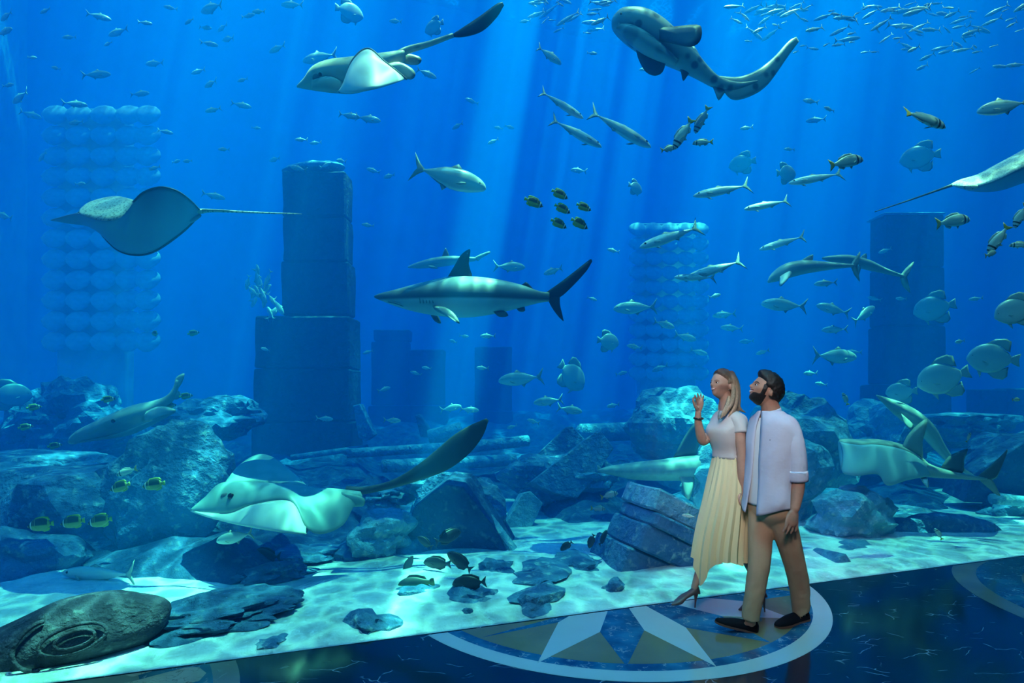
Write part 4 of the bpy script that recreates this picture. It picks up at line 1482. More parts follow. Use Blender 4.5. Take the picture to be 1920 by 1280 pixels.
strip('wing', t, [(422, 904, 0.0), (450, 904, 0), (480, 905, 0), (510, 907, 0), (545, 910, 0), (575, 912, 0)],
      [(424, 901, .03), (447, 873, .25), (479, 853, .42), (508, 855, .45), (542, 879, .28), (576, 911, .03)], D, M_RAYBACK, 0.05, 0.03, 40, 14, (0, 1, 0.2))
fin('pelvic_fin', t, [(640, 922), (662, 926), (683, 934), (682, 948), (668, 950), (645, 948)], D, M_RAYBACK, 0.03, -0.06)
spine('tail', t, [(650, 921, 10, .05), (690, 918, 7, .035), (740, 906, 8, .03), (790, 884, 15, .025), (830, 861, 22, .022), (865, 833, 23, .018), (893, 808, 16, .012), (914, 786, 3, .005)], D + 0.1, grad_mat('tail_blade', [(0, (0.07, 0.10, 0.12))]))
eye(t, 433, 930, D - 0.17, 0.03)
Geo().add(ellipsoid(P(425, 930, D - 0.13), 0.055, 0.02, 0.035, None, DIRS2)).build('spiracle', t, M_GREYFIN)

# --- white bellied ray at the top
D = 5.6
t = empty('ray', P(660, 140, D), 'pale ray at the top showing a white belly, with a dark paddle tail', 'ray')
body('trunk', t, [(557, 160, 164, .01), (573, 147, 166, .06), (590, 127, 168, .11), (620, 116, 171, .15), (660, 111, 172, .16), (700, 104, 160, .13), (730, 99, 135, .08), (760, 93, 112, .04)], D, M_PALEBACK)
strip('wing', t, [(633, 172, -.16), (660, 174, -.38), (700, 168, -.44), (735, 158, -.28), (760, 149, -.08)],
      [(643, 162, -.18), (661, 114, -.20), (690, 92, -.14), (722, 117, -.16), (761, 148, -.08)], D, M_BELLY, 0.10, 0.03, 44, 14, (0, -0.6, -0.4))
g = Geo()
q = crom([(636, 172, -.18), (644, 160, -.19), (661, 113, -.20), (690, 91, -.14), (722, 116, -.16), (762, 148, -.09)], 40)
g.add(limb([(P(x, y, D + o_), 0.010) for x, y, o_ in q], 40, 6))
g.build('wing_edge', t, M_GREYFIN)
strip('wing', t, [(633, 118, .12), (660, 112, .14), (700, 106, .14), (735, 100, .12)], [(655, 135, .3), (680, 128, .62), (708, 128, .55), (737, 108, .14)], D, M_PALEBACK, 0.05, 0.03, 30, 10, (0, 0.6, 0.4))
body('cheek', t, [(585, 150, 168, .02), (605, 145, 171, .05), (625, 143, 173, .05), (642, 150, 170, .02)], D - 0.10, M_PALEBACK, 14, 16)
fin('pelvic_fin', t, [(725, 120), (748, 116), (772, 128), (779, 139), (774, 148), (762, 148), (742, 136)], D, M_PALEBACK, 0.014, -0.08)
fin('pelvic_fin', t, [(730, 104), (760, 100), (786, 106), (790, 115), (780, 122), (755, 118)], D, M_PALEBACK, 0.014, 0.06)
spine('tail', t, [(738, 104, 3, .02), (750, 100, 6, .035), (770, 92, 6, .035), (805, 82, 5, .025), (850, 66, 4, .02)], D, M_PALEBACK, 12, 20)
strip('tail_blade', t, [(842, 68, 0), (870, 50, 0), (900, 30, 0), (930, 8, 0), (942, 4, 0)], [(843, 70, 0), (872, 69, .01), (905, 58, .02), (932, 32, .02), (945, 10, .01)], D, M_DARKFIN, 0, 0.03, 30, 8)
eye(t, 601, 139, D - 0.125, 0.022)
for x, y, rx, rz, rt in ((596, 142, .10, .035, -35), (614, 134, .055, .03, -20), (628, 140, .08, .022, -8)):
    Geo().add(ellipsoid((0, 0, 0), rx * .6, 0.02, rz, Matrix.Translation(P(x, y, D - 0.105)) @ Matrix.Rotation(radians(rt), 4, 'Y'), DIRS3)).build('dark_patch', t, M_GREYFIN)

# --- speckled stingray at the left
D = 5.0
t = empty('stingray', P(250, 420, D), 'speckled stingray at the left banking to show its smooth blue underside', 'ray')
A = [(95, 412, 0), (130, 402, -.10), (150, 400, -.18), (175, 410, -.28), (200, 414, -.33), (222, 410, -.33), (237, 397, -.30), (250, 378, -.26), (270, 360, -.25), (300, 351, -.25), (330, 357, -.2), (355, 374, -.12), (377, 396, 0)]
Bq = [(95, 413, .02), (130, 419, .08), (160, 423, .12), (180, 431, .14), (192, 441, .15), (205, 455, .15), (220, 468, .15), (240, 476, .15), (265, 478, .14), (290, 471, .12), (320, 452, .09), (350, 428, .05), (374, 402, .01)]
strip('underside', t, A, Bq, D, M_UNDER, 0.07, 0.025, 70, 16, (0, -1, -0.3))
strip('back', t, [(148, 400, -.18), (175, 410, -.28), (200, 414, -.33), (222, 410, -.33), (237, 397, -.30), (250, 379, -.26)],
      [(150, 396, -.05), (166, 385, .12), (195, 378, .25), (215, 376, .27), (232, 377, .1), (252, 377, -.2)], D, M_SPECK, 0.10, 0.03, 40, 14, (0, 0, 1))
strip('back', t, [(150, 396, -.05), (166, 385, .12), (195, 378, .25), (215, 376, .27), (232, 377, .1), (252, 377, -.2), (300, 352, -.22), (350, 372, -.1), (377, 396, 0.01)],
      [(110, 413, .05), (140, 418, .12), (185, 432, .18), (200, 450, .18), (225, 468, .18), (260, 476, .16), (300, 464, .13), (345, 430, .08), (376, 401, .02)], D + .03, M_SPECK, -0.04, 0.02, 50, 10, (0, -1, 0))
g = Geo()
g.add(limb([(P(x, y, D + o_ - .004), 0.008) for x, y, o_ in crom(A[7:], 24)], 24, 6))
g.add(limb([(P(x, y, D + o_ - .004), 0.010) for x, y, o_ in crom(Bq[4:], 24)], 24, 6))
g.build('wing_edge', t, grad_mat('dark_edge', [(0, (0.05, 0.08, 0.16))]))
spine('tail', t, [(372, 396, 5, .03), (400, 395, 3, .018), (470, 398, 1.8, .009), (530, 400, 1.3, .006), (566, 401, .6, .003)], D, M_SPECK, 8, 24)
Geo().add(limb([(P(380, 393, D - .02), .007), (P(420, 394, D - .02), .006), (P(440, 396, D - .02), .002)], 8, 6)).build('stinger', t, M_PALEFIN)
fin('pelvic_fin', t, [(352, 410), (370, 400), (378, 404), (370, 412), (358, 418)], D, M_UNDER, .02)
for x in (162, 172):
    eye(t, x, 387, D + .05, 0.02)

# --- speckled stingray leaving at the right edge
D = 7.1
t = empty('stingray', P(1850, 335, D), 'speckled stingray cut by the right edge with a long thin tail', 'ray')
strip('back', t, [(1784, 344, 0), (1800, 337, .08), (1830, 329, .15), (1860, 314, .2), (1890, 298, .2), (1935, 272, .2)],
      [(1785, 348, -.02), (1815, 351, -.10), (1842, 347, -.18), (1872, 336, -.25), (1902, 321, -.3), (1940, 304, -.3)], D, M_SPECK, 0.08, 0.03, 40, 12, (0, 0, 1))
strip('underside', t, [(1785, 348, -.02), (1815, 351, -.10), (1842, 347, -.18), (1872, 336, -.25), (1902, 321, -.3), (1940, 304, -.3)],
      [(1790, 350, 0), (1820, 358, .05), (1850, 360, .08), (1880, 356, .1), (1910, 346, .1), (1945, 335, .1)], D, M_UNDER, 0.05, 0.02, 40, 10, (0, -1, 0))
spine('tail', t, [(1788, 346, 3, .02), (1760, 356, 2, .012), (1700, 377, 1.4, .008), (1640, 397, .8, .004)], D, M_GREYFIN, 8, 24)
fin('pelvic_fin', t, [(1800, 348), (1830, 346), (1836, 352), (1815, 356)], D, M_SPECK, .02, -.15)

# --- leopard shark
D = 6.3
t = empty('leopard_shark', P(1320, 110, D), 'broad headed patterned shark at the top right with a long curved tail', 'shark')
M_LEO = grad_mat('leopard_skin', [(0, (0.44, 0.48, 0.46))], spot=(0.12, 0.17, 0.22), sscale=7, sthr=0.45)
spine('trunk', t, [(1149, 34, 6, .03), (1156, 37, 17, .12), (1172, 43, 25, .18), (1198, 54, 32, .22), (1228, 72, 33, .21), (1258, 92, 28, .17), (1288, 113, 21, .13), (1316, 135, 14, .09), (1340, 152, 11, .06), (1365, 160, 9, .045), (1390, 160, 6, .03), (1420, 152, 1.5, .01)], D, M_LEO, 22, 44)
spine('throat', t, [(1158, 48, 6, .02), (1185, 64, 14, .10), (1215, 85, 15, .11), (1245, 104, 11, .08), (1270, 118, 6, .03)], D - .10, grad_mat('leopard_belly', [(0, (0.50, 0.50, 0.46))], spot=(0.3, 0.32, 0.32), sscale=5), 16, 26)
strip('tail_fin', t, [(1345, 142, 0), (1385, 144, 0), (1420, 131, .02), (1450, 108, .04), (1478, 78, .06), (1493, 69, .08)], [(1352, 166, 0), (1374, 187, .01), (1408, 180, .02), (1440, 158, .05), (1478, 105, .08), (1498, 78, .1)], D, M_LEO, 0, 0.05, 40, 10)
fin('pectoral_fin', t, [(1222, 52, 0), (1260, 50, -.1), (1306, 46, -.3), (1316, 56, -.36), (1312, 78, -.36), (1294, 88, -.3), (1262, 82, -.12), (1232, 74, 0)], D, M_GREYFIN, .018, -.15)
fin('pectoral_fin', t, [(1190, 78), (1196, 108), (1210, 134), (1228, 142), (1243, 134), (1248, 110), (1236, 92)], D, M_GREYFIN, .018, .02)
fin('pelvic_fin', t, [(1268, 112), (1276, 132), (1281, 152), (1292, 138), (1306, 126), (1300, 118)], D, M_GREYFIN, .03)
fin('anal_fin', t, [(1330, 148), (1340, 172), (1347, 188), (1356, 178), (1360, 164)], D, M_LEO, .025)
fin('dorsal_fin', t, [(1290, 95), (1300, 84), (1320, 118), (1330, 128), (1318, 128)], D, M_LEO, .025, .03)
eye(t, 1165, 26, D - .14, 0.014)

# --- main shark
def sharkmat(name, zc, top=(0.52, 0.56, 0.54)):
    return grad_mat(name, [(0.0, (0.72, 0.72, 0.70)), (0.42, (0.66, 0.67, 0.66)), (0.47, (0.12, 0.15, 0.17)), (0.60, (0.20, 0.24, 0.25)), (0.75, top)], axis='Z', lo=zc - 0.25, hi=zc + 0.25)


D = 6.0
t = empty('shark', P(880, 560, D), 'large grey shark with dark tall back fin swimming left in the middle', 'shark')
zc = P(0, 558, D).z
body('trunk', t, [(702, 554, 558, .01), (716, 549, 564, .05), (745, 542, 575, .09), (790, 530, 587, .14), (840, 519, 594, .17), (880, 518, 595, .17), (930, 523, 588, .14), (975, 533, 577, .09), (1010, 545, 568, .04), (1030, 548, 565, .025)], D, sharkmat('shark_skin', zc), 24, 50)
fin('dorsal_fin', t, [(838, 521), (852, 498), (864, 478), (877, 468), (882, 470), (879, 495), (885, 521), (862, 526)], D, M_DARKFIN, .04)
fin('second_dorsal_fin', t, [(978, 534), (985, 529), (990, 531), (1003, 546), (990, 543)], D, M_DARKFIN, .02)
strip('tail_fin', t, [(1022, 549, 0), (1048, 531, 0), (1078, 508, 0), (1105, 487, 0), (1110, 488, 0)], [(1024, 562, 0), (1048, 558, 0), (1070, 540, 0), (1098, 510, 0), (1110, 491, 0)], D, M_DARKFIN, 0, .03, 30, 8)
strip('tail_fin', t, [(1024, 554, 0), (1034, 575, 0), (1046, 592, 0), (1056, 602, 0)], [(1050, 552, 0), (1050, 570, 0), (1054, 588, 0), (1057, 601, 0)], D, M_DARKFIN, 0, .03, 24, 8)
fin('pectoral_fin', t, [(810, 573, 0), (835, 576, -.1), (853, 589, -.22), (862, 606, -.28), (852, 602, -.26), (834, 591, -.12), (818, 583, 0)], D, M_PALEFIN, .03, -.14)
fin('pectoral_fin', t, [(806, 588), (820, 590), (827, 606), (815, 602)], D, M_GREYFIN, .02, .16)
fin('pelvic_fin', t, [(925, 584), (945, 582), (953, 592), (936, 594)], D, M_GREYFIN, .02, -.06)
fin('anal_fin', t, [(968, 578), (982, 574), (984, 583), (974, 584)], D, M_GREYFIN, .015)
eye(t, 757, 556, D - .085, 0.013)
Geo().add(limb([(P(728, 566, D - .06), .005), (P(742, 569, D - .085), .006), (P(756, 574, D - .08), .004)], 8, 6)).build('mouth', t, M_GREYFIN)
for i in range(5):
    Geo().add(limb([(P(786 + i * 6, 552, D - .135 - i * .003), .004), (P(788 + i * 6, 568, D - .135 - i * .003), .004)], 5, 6)).build('gill_slit', t, M_GREYFIN)

D = 8.3
t = empty('shark', P(840, 490, D), 'smaller shark just behind and above the large grey shark', 'shark')
zc = P(0, 490, D).z
body('trunk', t, [(765, 499, 502, .01), (785, 491, 503, .06), (815, 483, 501, .10), (845, 480, 497, .09), (875, 481, 492, .05), (892, 482, 489, .02)], D, grad_mat('small_shark_skin', [(0, (0.66, 0.66, 0.64)), (0.4, (0.6, 0.6, 0.6)), (0.6, (0.36, 0.40, 0.40))], lo=zc - .08, hi=zc + .08), 16, 30)
fin('dorsal_fin', t, [(828, 482), (834, 466), (837, 466), (842, 481)], D, M_GREYFIN, .02)
fin('tail_fin', t, [(888, 483), (902, 476), (917, 471), (918, 475), (904, 483), (896, 489)], D, M_PALEFIN, .02)
fin('pectoral_fin', t, [(802, 498), (812, 498), (822, 503), (808, 503)], D, M_PALEFIN, .02, -.1)

# two sharks at the right
D = 7.2
t = empty('shark', P(1525, 505, D), 'pale blue shark diving left above the couple', 'shark')
spine('trunk', t, [(1440, 529, 2, .01), (1452, 520, 9, .06), (1475, 508, 14, .10), (1505, 501, 13, .11), (1540, 499, 9, .08), (1575, 498, 5, .04), (1600, 498, 3, .02)], D, grad_mat('pale_shark', [(0, (0.50, 0.52, 0.50))]), 18, 36)
fin('dorsal_fin', t, [(1498, 492), (1508, 484), (1522, 477), (1525, 480), (1520, 493)], D, M_PALEFIN, .02)
fin('pectoral_fin', t, [(1462, 518, -.05), (1480, 508, -.05), (1484, 514, -.1), (1470, 532, -.2), (1461, 536, -.2)], D, M_BELLY, .03, -.06)
fin('tail_fin', t, [(1594, 497), (1604, 482), (1613, 471), (1611, 488), (1606, 499), (1609, 515), (1612, 528), (1602, 515)], D, M_PALEFIN, .02)
D = 8.0
t = empty('shark', P(1620, 500, D), 'grey shark with upright crescent tail in front of the right pillar', 'shark')
spine('trunk', t, [(1542, 484, 2, .01), (1560, 485, 6, .06), (1590, 487, 9, .09), (1625, 496, 9, .09), (1660, 508, 5, .05), (1694, 518, 2.5, .02)], D, grad_mat('mid_shark', [(0, (0.34, 0.38, 0.38))]), 18, 34)
fin('dorsal_fin', t, [(1608, 488), (1616, 479), (1625, 475), (1623, 492)], D, M_PALEFIN, .02)
fin('tail_fin', t, [(1688, 516), (1699, 502), (1714, 490), (1706, 508), (1698, 519), (1702, 534), (1707, 549), (1694, 538), (1688, 524)], D, M_PALEFIN, .02)
fin('pectoral_fin', t, [(1598, 494), (1614, 498), (1608, 520), (1600, 512)], D, M_PALEFIN, .02, -.09)

# shark low behind the woman
D = 7.4
t = empty('shark', P(1270, 878, D), 'grey shark cruising low behind the woman with only its front half showing', 'shark')
body('trunk', t, [(1120, 880, 884, .02), (1145, 873, 890, .08), (1190, 866, 899, .14), (1240, 861, 901, .17), (1300, 853, 900, .17), (1370, 858, 894, .12), (1430, 870, 886, .05), (1460, 874, 882, .02)], D, grad_mat('low_shark', [(0, (0.40, 0.43, 0.42))], spot=(0.34, 0.38, 0.38)), 20, 40)
fin('pectoral_fin', t, [(1270, 888, 0), (1300, 892, 0), (1300, 915, -.1), (1292, 936, -.15), (1284, 928, -.12), (1278, 905, -.05)], D, M_PALEFIN, .03, -.12)
fin('dorsal_fin', t, [(1262, 858), (1285, 815), (1305, 790), (1310, 800), (1306, 852)], D, M_GREYFIN, .03)
fin('snout_barbel', t, [(1119, 872), (1124, 874), (1128, 882), (1121, 882)], D, M_PALEFIN, .01)
fin('tail_fin', t, [(1455, 876), (1475, 850), (1492, 838), (1482, 862), (1472, 880), (1482, 900), (1466, 890)], D, M_GREYFIN, .02)

# --- guitarfish
D = 6.4
t = empty('guitarfish', P(235, 785, D), 'pale guitarfish gliding down to the left above the dark boulders', 'guitarfish')
M_GUI = grad_mat('guitarfish_back', [(0, (0.46, 0.48, 0.44))], spot=(0.38, 0.42, 0.40), sscale=9)
spine('trunk', t, [(130, 829, 4, .02), (139, 824, 9, .06), (160, 814, 13, .12), (190, 805, 17, .20), (225, 793, 20, .26), (262, 777, 20, .22), (292, 764, 14, .13), (314, 750, 8, .07), (327, 734, 5, .04), (333, 712, 3, .02)], D, M_GUI, 20, 44)
strip('pectoral_edge', t, [(150, 828, -.05), (195, 818, -.12), (235, 808, -.2), (280, 790, -.22), (326, 771, -.2)], [(150, 830, -.02), (200, 823, -.1), (245, 815, -.16), (285, 797, -.16), (327, 774, -.18)], D, M_PALEFIN, 0, .02, 30, 6)
fin('pectoral_fin', t, [(262, 778, -.1), (295, 762, -.2), (326, 766, -.3), (327, 774, -.3), (300, 782, -.25), (270, 792, -.15)], D, M_GUI, .03)
fin('dorsal_fin', t, [(316, 748), (322, 730), (338, 735), (334, 748)], D, M_GUI, .02)
fin('tail_fin', t, [(326, 730), (328, 712), (334, 704), (346, 700), (342, 716), (334, 728)], D, M_GUI, .02)
eye(t, 212, 789, D - .25, .022)

D = 6.75
t = empty('guitarfish', P(1720, 870, D), 'white bellied guitarfish with two tall back fins right of the man', 'guitarfish')
topl = [(1573, 827, 0), (1590, 831, -.05), (1612, 834, -.08), (1640, 833, -.08), (1680, 839, -.05), (1712, 851, -.03), (1745, 874, 0)]
lowl = [(1586, 858, -.10), (1579, 884, -.18), (1605, 892, -.25), (1645, 889, -.25), (1664, 910, -.28), (1702, 900, -.2), (1745, 892, -.05)]
strip('belly', t, topl, lowl, D, M_GBELLY, 0.06, .03, 50, 14, (0, -1, -0.2))
strip('back', t, topl, [(1574, 829, .1), (1592, 838, .25), (1615, 846, .32), (1645, 848, .32), (1684, 850, .28), (1714, 858, .18), (1746, 876, .03)], D, M_PALEBACK, 0.18, .03, 50, 12, (0, 0, 1))
strip('back', t, [(1574, 829, .1), (1592, 838, .25), (1615, 846, .32), (1645, 848, .32), (1684, 850, .28), (1714, 858, .18), (1746, 876, .03)], [(1577, 880, -.1), (1585, 880, -.1), (1610, 886, -.15), (1645, 884, -.15), (1668, 902, -.18), (1704, 894, -.1), (1746, 891, -.02)], D, M_BELLY, 0, .02, 40, 8)
strip('front_edge', t, [(1573, 827, 0), (1580, 843, -.05), (1586, 858, -.10)], [(1574, 829, .1), (1576, 855, 0), (1577, 880, -.1)], D, M_GBELLY, 0.1, .03, 16, 8, (-1, 0, 0))
body('tail', t, [(1728, 862, 893, .06), (1760, 876, 896, .06), (1800, 886, 898, .045), (1832, 892, 900, .03), (1850, 895, 900, .015)], D, grad_mat('guitar_tail', [(0, (0.5, 0.52, 0.48))]), 16, 24)
fin('dorsal_fin', t, [(1690, 842), (1700, 818), (1718, 798), (1737, 785), (1738, 800), (1730, 828), (1730, 860), (1712, 850)], D, M_PALEFIN, .035)
fin('dorsal_fin', t, [(1764, 876), (1778, 856), (1798, 846), (1815, 841), (1808, 862), (1804, 887)], D, M_GREYFIN, .03)
strip('tail_fin', t, [(1832, 893, 0), (1855, 874, 0), (1875, 856, 0), (1888, 842, 0)], [(1842, 900, 0), (1864, 898, 0), (1874, 884, 0), (1889, 846, 0)], D, M_GREYFIN, 0, .025, 24, 8)
strip('tail_fin', t, [(1832, 896, 0), (1850, 912, 0), (1864, 924, 0), (1875, 930, 0)], [(1858, 896, 0), (1866, 908, 0), (1872, 920, 0), (1876, 929, 0)], D, M_PALEFIN, 0, .02, 20, 6)
fin('pelvic_fin', t, [(1724, 894, -.05), (1736, 892, -.05), (1741, 902, -.1), (1740, 914, -.12), (1730, 904, -.1)], D, M_BELLY, .02)

D = 7.5
t = empty('guitarfish', P(1690, 770, D), 'second guitarfish rising behind, only its long pointed snout showing above the tall fin', 'guitarfish')
spine('trunk', t, [(1643, 741, 1.5, .01), (1662, 752, 7, .04), (1685, 766, 13, .10), (1712, 784, 15, .14), (1738, 806, 13, .13), (1762, 838, 9, .08), (1790, 870, 5, .04), (1825, 893, 3, .02)], D, grad_mat('snout_skin', [(0, (0.44, 0.47, 0.44))]), 18, 36)
fin('pectoral_fin', t, [(1690, 775, -.1), (1712, 795, -.15), (1708, 806, -.2), (1694, 792, -.15)], D, M_PALEFIN, .02)
# ------------------------------------------------------------------ fish
def two_tone(name, belly, back, z0=-0.02, z1=0.05, rough=0.35, extra=None):
    m, t, b = nt(name)
    tc = N(t, 'ShaderNodeTexCoord')
    sx = N(t, 'ShaderNodeSeparateXYZ')
    t.links.new(tc.outputs['Object'], sx.inputs[0])
    mr = N(t, 'ShaderNodeMapRange')
    mr.inputs[1].default_value, mr.inputs[2].default_value = z0, z1
    t.links.new(sx.outputs['Z'], mr.inputs[0])
    c = mixc(t, mr.outputs[0], belly, back)
    for lo, hi, col in (extra or ()):
        r = ramp(t, sx.outputs['X'], [(0.0, (0,) * 3), (1.0, (0,) * 3)])
        # band between lo and hi along the body
        a = N(t, 'ShaderNodeMath', operation='GREATER_THAN')
        a.inputs[1].default_value = lo
        t.links.new(sx.outputs['X'], a.inputs[0])
        d = N(t, 'ShaderNodeMath', operation='LESS_THAN')
        d.inputs[1].default_value = hi
        t.links.new(sx.outputs['X'], d.inputs[0])
        mu = N(t, 'ShaderNodeMath', operation='MULTIPLY')
        t.links.new(a.outputs[0], mu.inputs[0])
        t.links.new(d.outputs[0], mu.inputs[1])
        c = mixc(t, mu.outputs[0], c, col)
        t.nodes.remove(r)
    t.links.new(c, b.inputs['Base Color'])
    b.inputs['Roughness'].default_value = rough
    b.inputs['Specular IOR Level'].default_value = 0.6
    return m


SILVER = two_tone('silver_scales', (0.85, 0.88, 0.86), (0.74, 0.80, 0.76), rough=0.28)
JACKM = two_tone('jack_scales', (0.78, 0.82, 0.80), (0.50, 0.60, 0.58), rough=0.3)
FINC = mat('fish_fin', (0.42, 0.48, 0.46), 0.5)
YFIN = mat('yellow_fin', (0.72, 0.42, 0.05), 0.5)
LIMEF = mat('lime_fin', (0.50, 0.62, 0.10), 0.5)
BREAM = two_tone('bream_scales', (0.72, 0.70, 0.62), (0.55, 0.56, 0.50), extra=((0.27, 0.32, (0.03, 0.03, 0.03)), (0.40, 0.44, (0.03, 0.03, 0.03))))
RACC = two_tone('raccoon_scales', (0.50, 0.52, 0.16), (0.02, 0.07, 0.06), -0.05, 0.0, 0.5,
                ((-0.36, -0.28, (0.50, 0.52, 0.12)), (0.16, 0.175, (0.6, 0.62, 0.3)), (0.22, 0.23, (0.6, 0.62, 0.3)), (0.30, 0.36, (0.80, 0.82, 0.78)), (0.36, 0.43, (0.015, 0.02, 0.02))))
BATM = two_tone('batfish_scales', (0.62, 0.68, 0.66), (0.44, 0.54, 0.56), -0.1, 0.2)
DARKM = two_tone('dark_scales', (0.05, 0.07, 0.10), (0.03, 0.045, 0.07), rough=0.5)
GREENM = two_tone('grouper_scales', (0.16, 0.26, 0.10), (0.05, 0.08, 0.09), -0.04, 0.05, 0.5)

SPEC = {
    'jack': dict(st=[(.5, .0, -.012, .004), (.47, .055, -.045, .03), (.38, .11, -.085, .052), (.24, .148, -.125, .068), (.08, .15, -.14, .068), (-.08, .115, -.11, .054), (-.22, .06, -.058, .03), (-.31, .022, -.022, .014), (-.35, .016, -.016, .009)],
                 tail=[(-.33, .02), (-.40, .075), (-.50, .20), (-.455, .06), (-.42, 0), (-.455, -.06), (-.50, -.20), (-.40, -.075), (-.33, -.02)],
                 fins=[('dorsal_fin', [(.16, .14), (.08, .21), (.05, .155), (-.08, .125), (-.24, .055), (-.10, .10)]), ('anal_fin', [(.0, -.13), (-.05, -.19), (-.07, -.12), (-.24, -.055), (-.1, -.10)])], pec=(.24, -.03, .14), m='JACKM'),
    'runner': dict(st=[(.5, .0, -.01, .003), (.46, .035, -.035, .025), (.36, .068, -.068, .045), (.2, .085, -.088, .058), (.02, .08, -.082, .054), (-.15, .055, -.055, .036), (-.28, .024, -.024, .016), (-.36, .011, -.011, .007)],
                   tail=[(-.34, .012), (-.39, .06), (-.47, .19), (-.44, .06), (-.405, 0), (-.45, -.06), (-.50, -.19), (-.40, -.06), (-.34, -.012)],
                   fins=[('dorsal_fin', [(.14, .078), (.06, .12), (.02, .085), (-.1, .07), (-.2, .045), (-.05, .06)]), ('anal_fin', [(-.05, -.075), (-.1, -.11), (-.13, -.065), (-.22, -.04), (-.12, -.05)])], pec=(.28, -.02, .12), m='SILVER'),
    'bream': dict(st=[(.5, -.03, -.05, .006), (.46, .05, -.075, .035), (.38, .11, -.10, .06), (.24, .155, -.125, .075), (.06, .155, -.13, .072), (-.12, .115, -.105, .052), (-.26, .055, -.055, .028), (-.34, .034, -.034, .014)],
                  tail=[(-.32, .036), (-.40, .10), (-.49, .16), (-.455, .05), (-.435, 0), (-.455, -.05), (-.49, -.16), (-.40, -.10), (-.32, -.036)],
                  fins=[('dorsal_fin', [(.26, .145), (.18, .20), (0, .20), (-.18, .14), (-.24, .06), (0, .13)]), ('anal_fin', [(-.04, -.12), (-.1, -.17), (-.22, -.12), (-.24, -.06), (-.12, -.10)]), ('pelvic_fin', [(.18, -.12), (.12, -.2), (.08, -.13)])], pec=(.24, -.03, .16), m='BREAM', tailm='YFIN'),
    'butterfly': dict(st=[(.5, -.025, -.055, .008), (.46, .0, -.075, .025), (.40, .07, -.12, .045), (.30, .15, -.18, .06), (.12, .215, -.225, .065), (-.08, .225, -.225, .06), (-.24, .18, -.17, .045), (-.34, .09, -.08, .025), (-.39, .05, -.05, .012)],
                      tail=[(-.37, .05), (-.42, .075), (-.5, .10), (-.5, 0), (-.5, -.10), (-.42, -.075), (-.37, -.05)],
                      fins=[('dorsal_fin', [(.26, .16), (.15, .25), (-.1, .275), (-.3, .25), (-.38, .14), (-.3, .10), (0, .2)]), ('anal_fin', [(.0, -.21), (-.12, -.265), (-.3, -.23), (-.37, -.13), (-.28, -.10), (-.1, -.19)])], pec=(.2, -.06, .12), m='RACC', tailm='LIMEF', finm='LIMEF'),
    'batfish': dict(st=[(.5, -.03, -.06, .006), (.47, .07, -.10, .03), (.40, .19, -.19, .05), (.26, .30, -.30, .06), (.08, .34, -.34, .058), (-.12, .29, -.29, .045), (-.26, .16, -.16, .028), (-.34, .06, -.06, .014)],
                    tail=[(-.32, .06), (-.40, .11), (-.5, .15), (-.475, 0), (-.5, -.15), (-.40, -.11), (-.32, -.06)],
                    fins=[('dorsal_fin', [(.2, .30), (.0, .44), (-.2, .46), (-.3, .40), (-.3, .16), (-.1, .27)]), ('anal_fin', [(.1, -.31), (-.05, -.44), (-.22, -.46), (-.3, -.38), (-.3, -.16), (-.1, -.27)]), ('pelvic_fin', [(.28, -.28), (.2, -.45), (.18, -.31)])], pec=(.22, -.06, .12), m='BATM'),
    'surgeon': dict(st=[(.5, -.02, -.05, .006), (.46, .06, -.08, .03), (.36, .15, -.14, .05), (.18, .20, -.19, .06), (-.02, .195, -.19, .055), (-.2, .13, -.13, .038), (-.32, .045, -.045, .016), (-.37, .025, -.025, .01)],
                    tail=[(-.35, .03), (-.42, .10), (-.5, .17), (-.455, 0), (-.5, -.17), (-.42, -.10), (-.35, -.03)],
                    fins=[('dorsal_fin', [(.28, .17), (.15, .24), (-.1, .245), (-.3, .15), (-.3, .06), (-.05, .18)]), ('anal_fin', [(.1, -.185), (-.1, -.235), (-.28, -.15), (-.3, -.06), (-.1, -.16)])], pec=(.22, -.03, .13), m='DARKM', finm='DARKM', tailm='DARKM'),
    'grouper': dict(st=[(.5, -.02, -.06, .012), (.45, .06, -.10, .05), (.34, .13, -.15, .08), (.16, .175, -.17, .09), (-.04, .16, -.15, .08), (-.22, .10, -.10, .05), (-.34, .06, -.06, .025), (-.38, .055, -.055, .015)],
                    tail=[(-.36, .06), (-.43, .10), (-.49, .10), (-.5, 0), (-.49, -.10), (-.43, -.10), (-.36, -.06)],
                    fins=[('dorsal_fin', [(.24, .16), (.15, .23), (-.05, .22), (-.25, .17), (-.3, .08), (-.05, .14)]), ('anal_fin', [(-.08, -.14), (-.14, -.2), (-.27, -.15), (-.28, -.08), (-.16, -.11)])], pec=(.2, -.06, .15), m='GREENM', finm='GREENM', tailm='GREENM'),
}
PROTO = {}


def flat_fin(poly, th=0.006, y=0.0):
    """Solid fin outline in the x-z plane of a unit fish."""
    n = len(poly)
    c = (sum(p[0] for p in poly) / n, sum(p[1] for p in poly) / n)
    v = [(p[0], y, p[1]) for p in poly]
    for s_ in (1, -1):
        v += [(p[0] * .7 + c[0] * .3, y + s_ * th, p[1] * .7 + c[1] * .3) for p in poly]
    v += [(c[0], y + th * 1.2, c[1]), (c[0], y - th * 1.2, c[1])]
    f = []
    for i in range(n):
        j = (i + 1) % n
        f += [(i, j, n + j, n + i), (n + i, n + j, 3 * n), (j, i, 2 * n + i, 2 * n + j), (2 * n + j, 2 * n + i, 3 * n + 1)]
    return v, f


def fmesh(name, vf, m):
    me = bpy.data.meshes.new(name)
    me.from_pydata([tuple(p) for p in vf[0]], [], vf[1])
    for p in me.polygons:
        p.use_smooth = True
    me.materials.append(m)
    return me


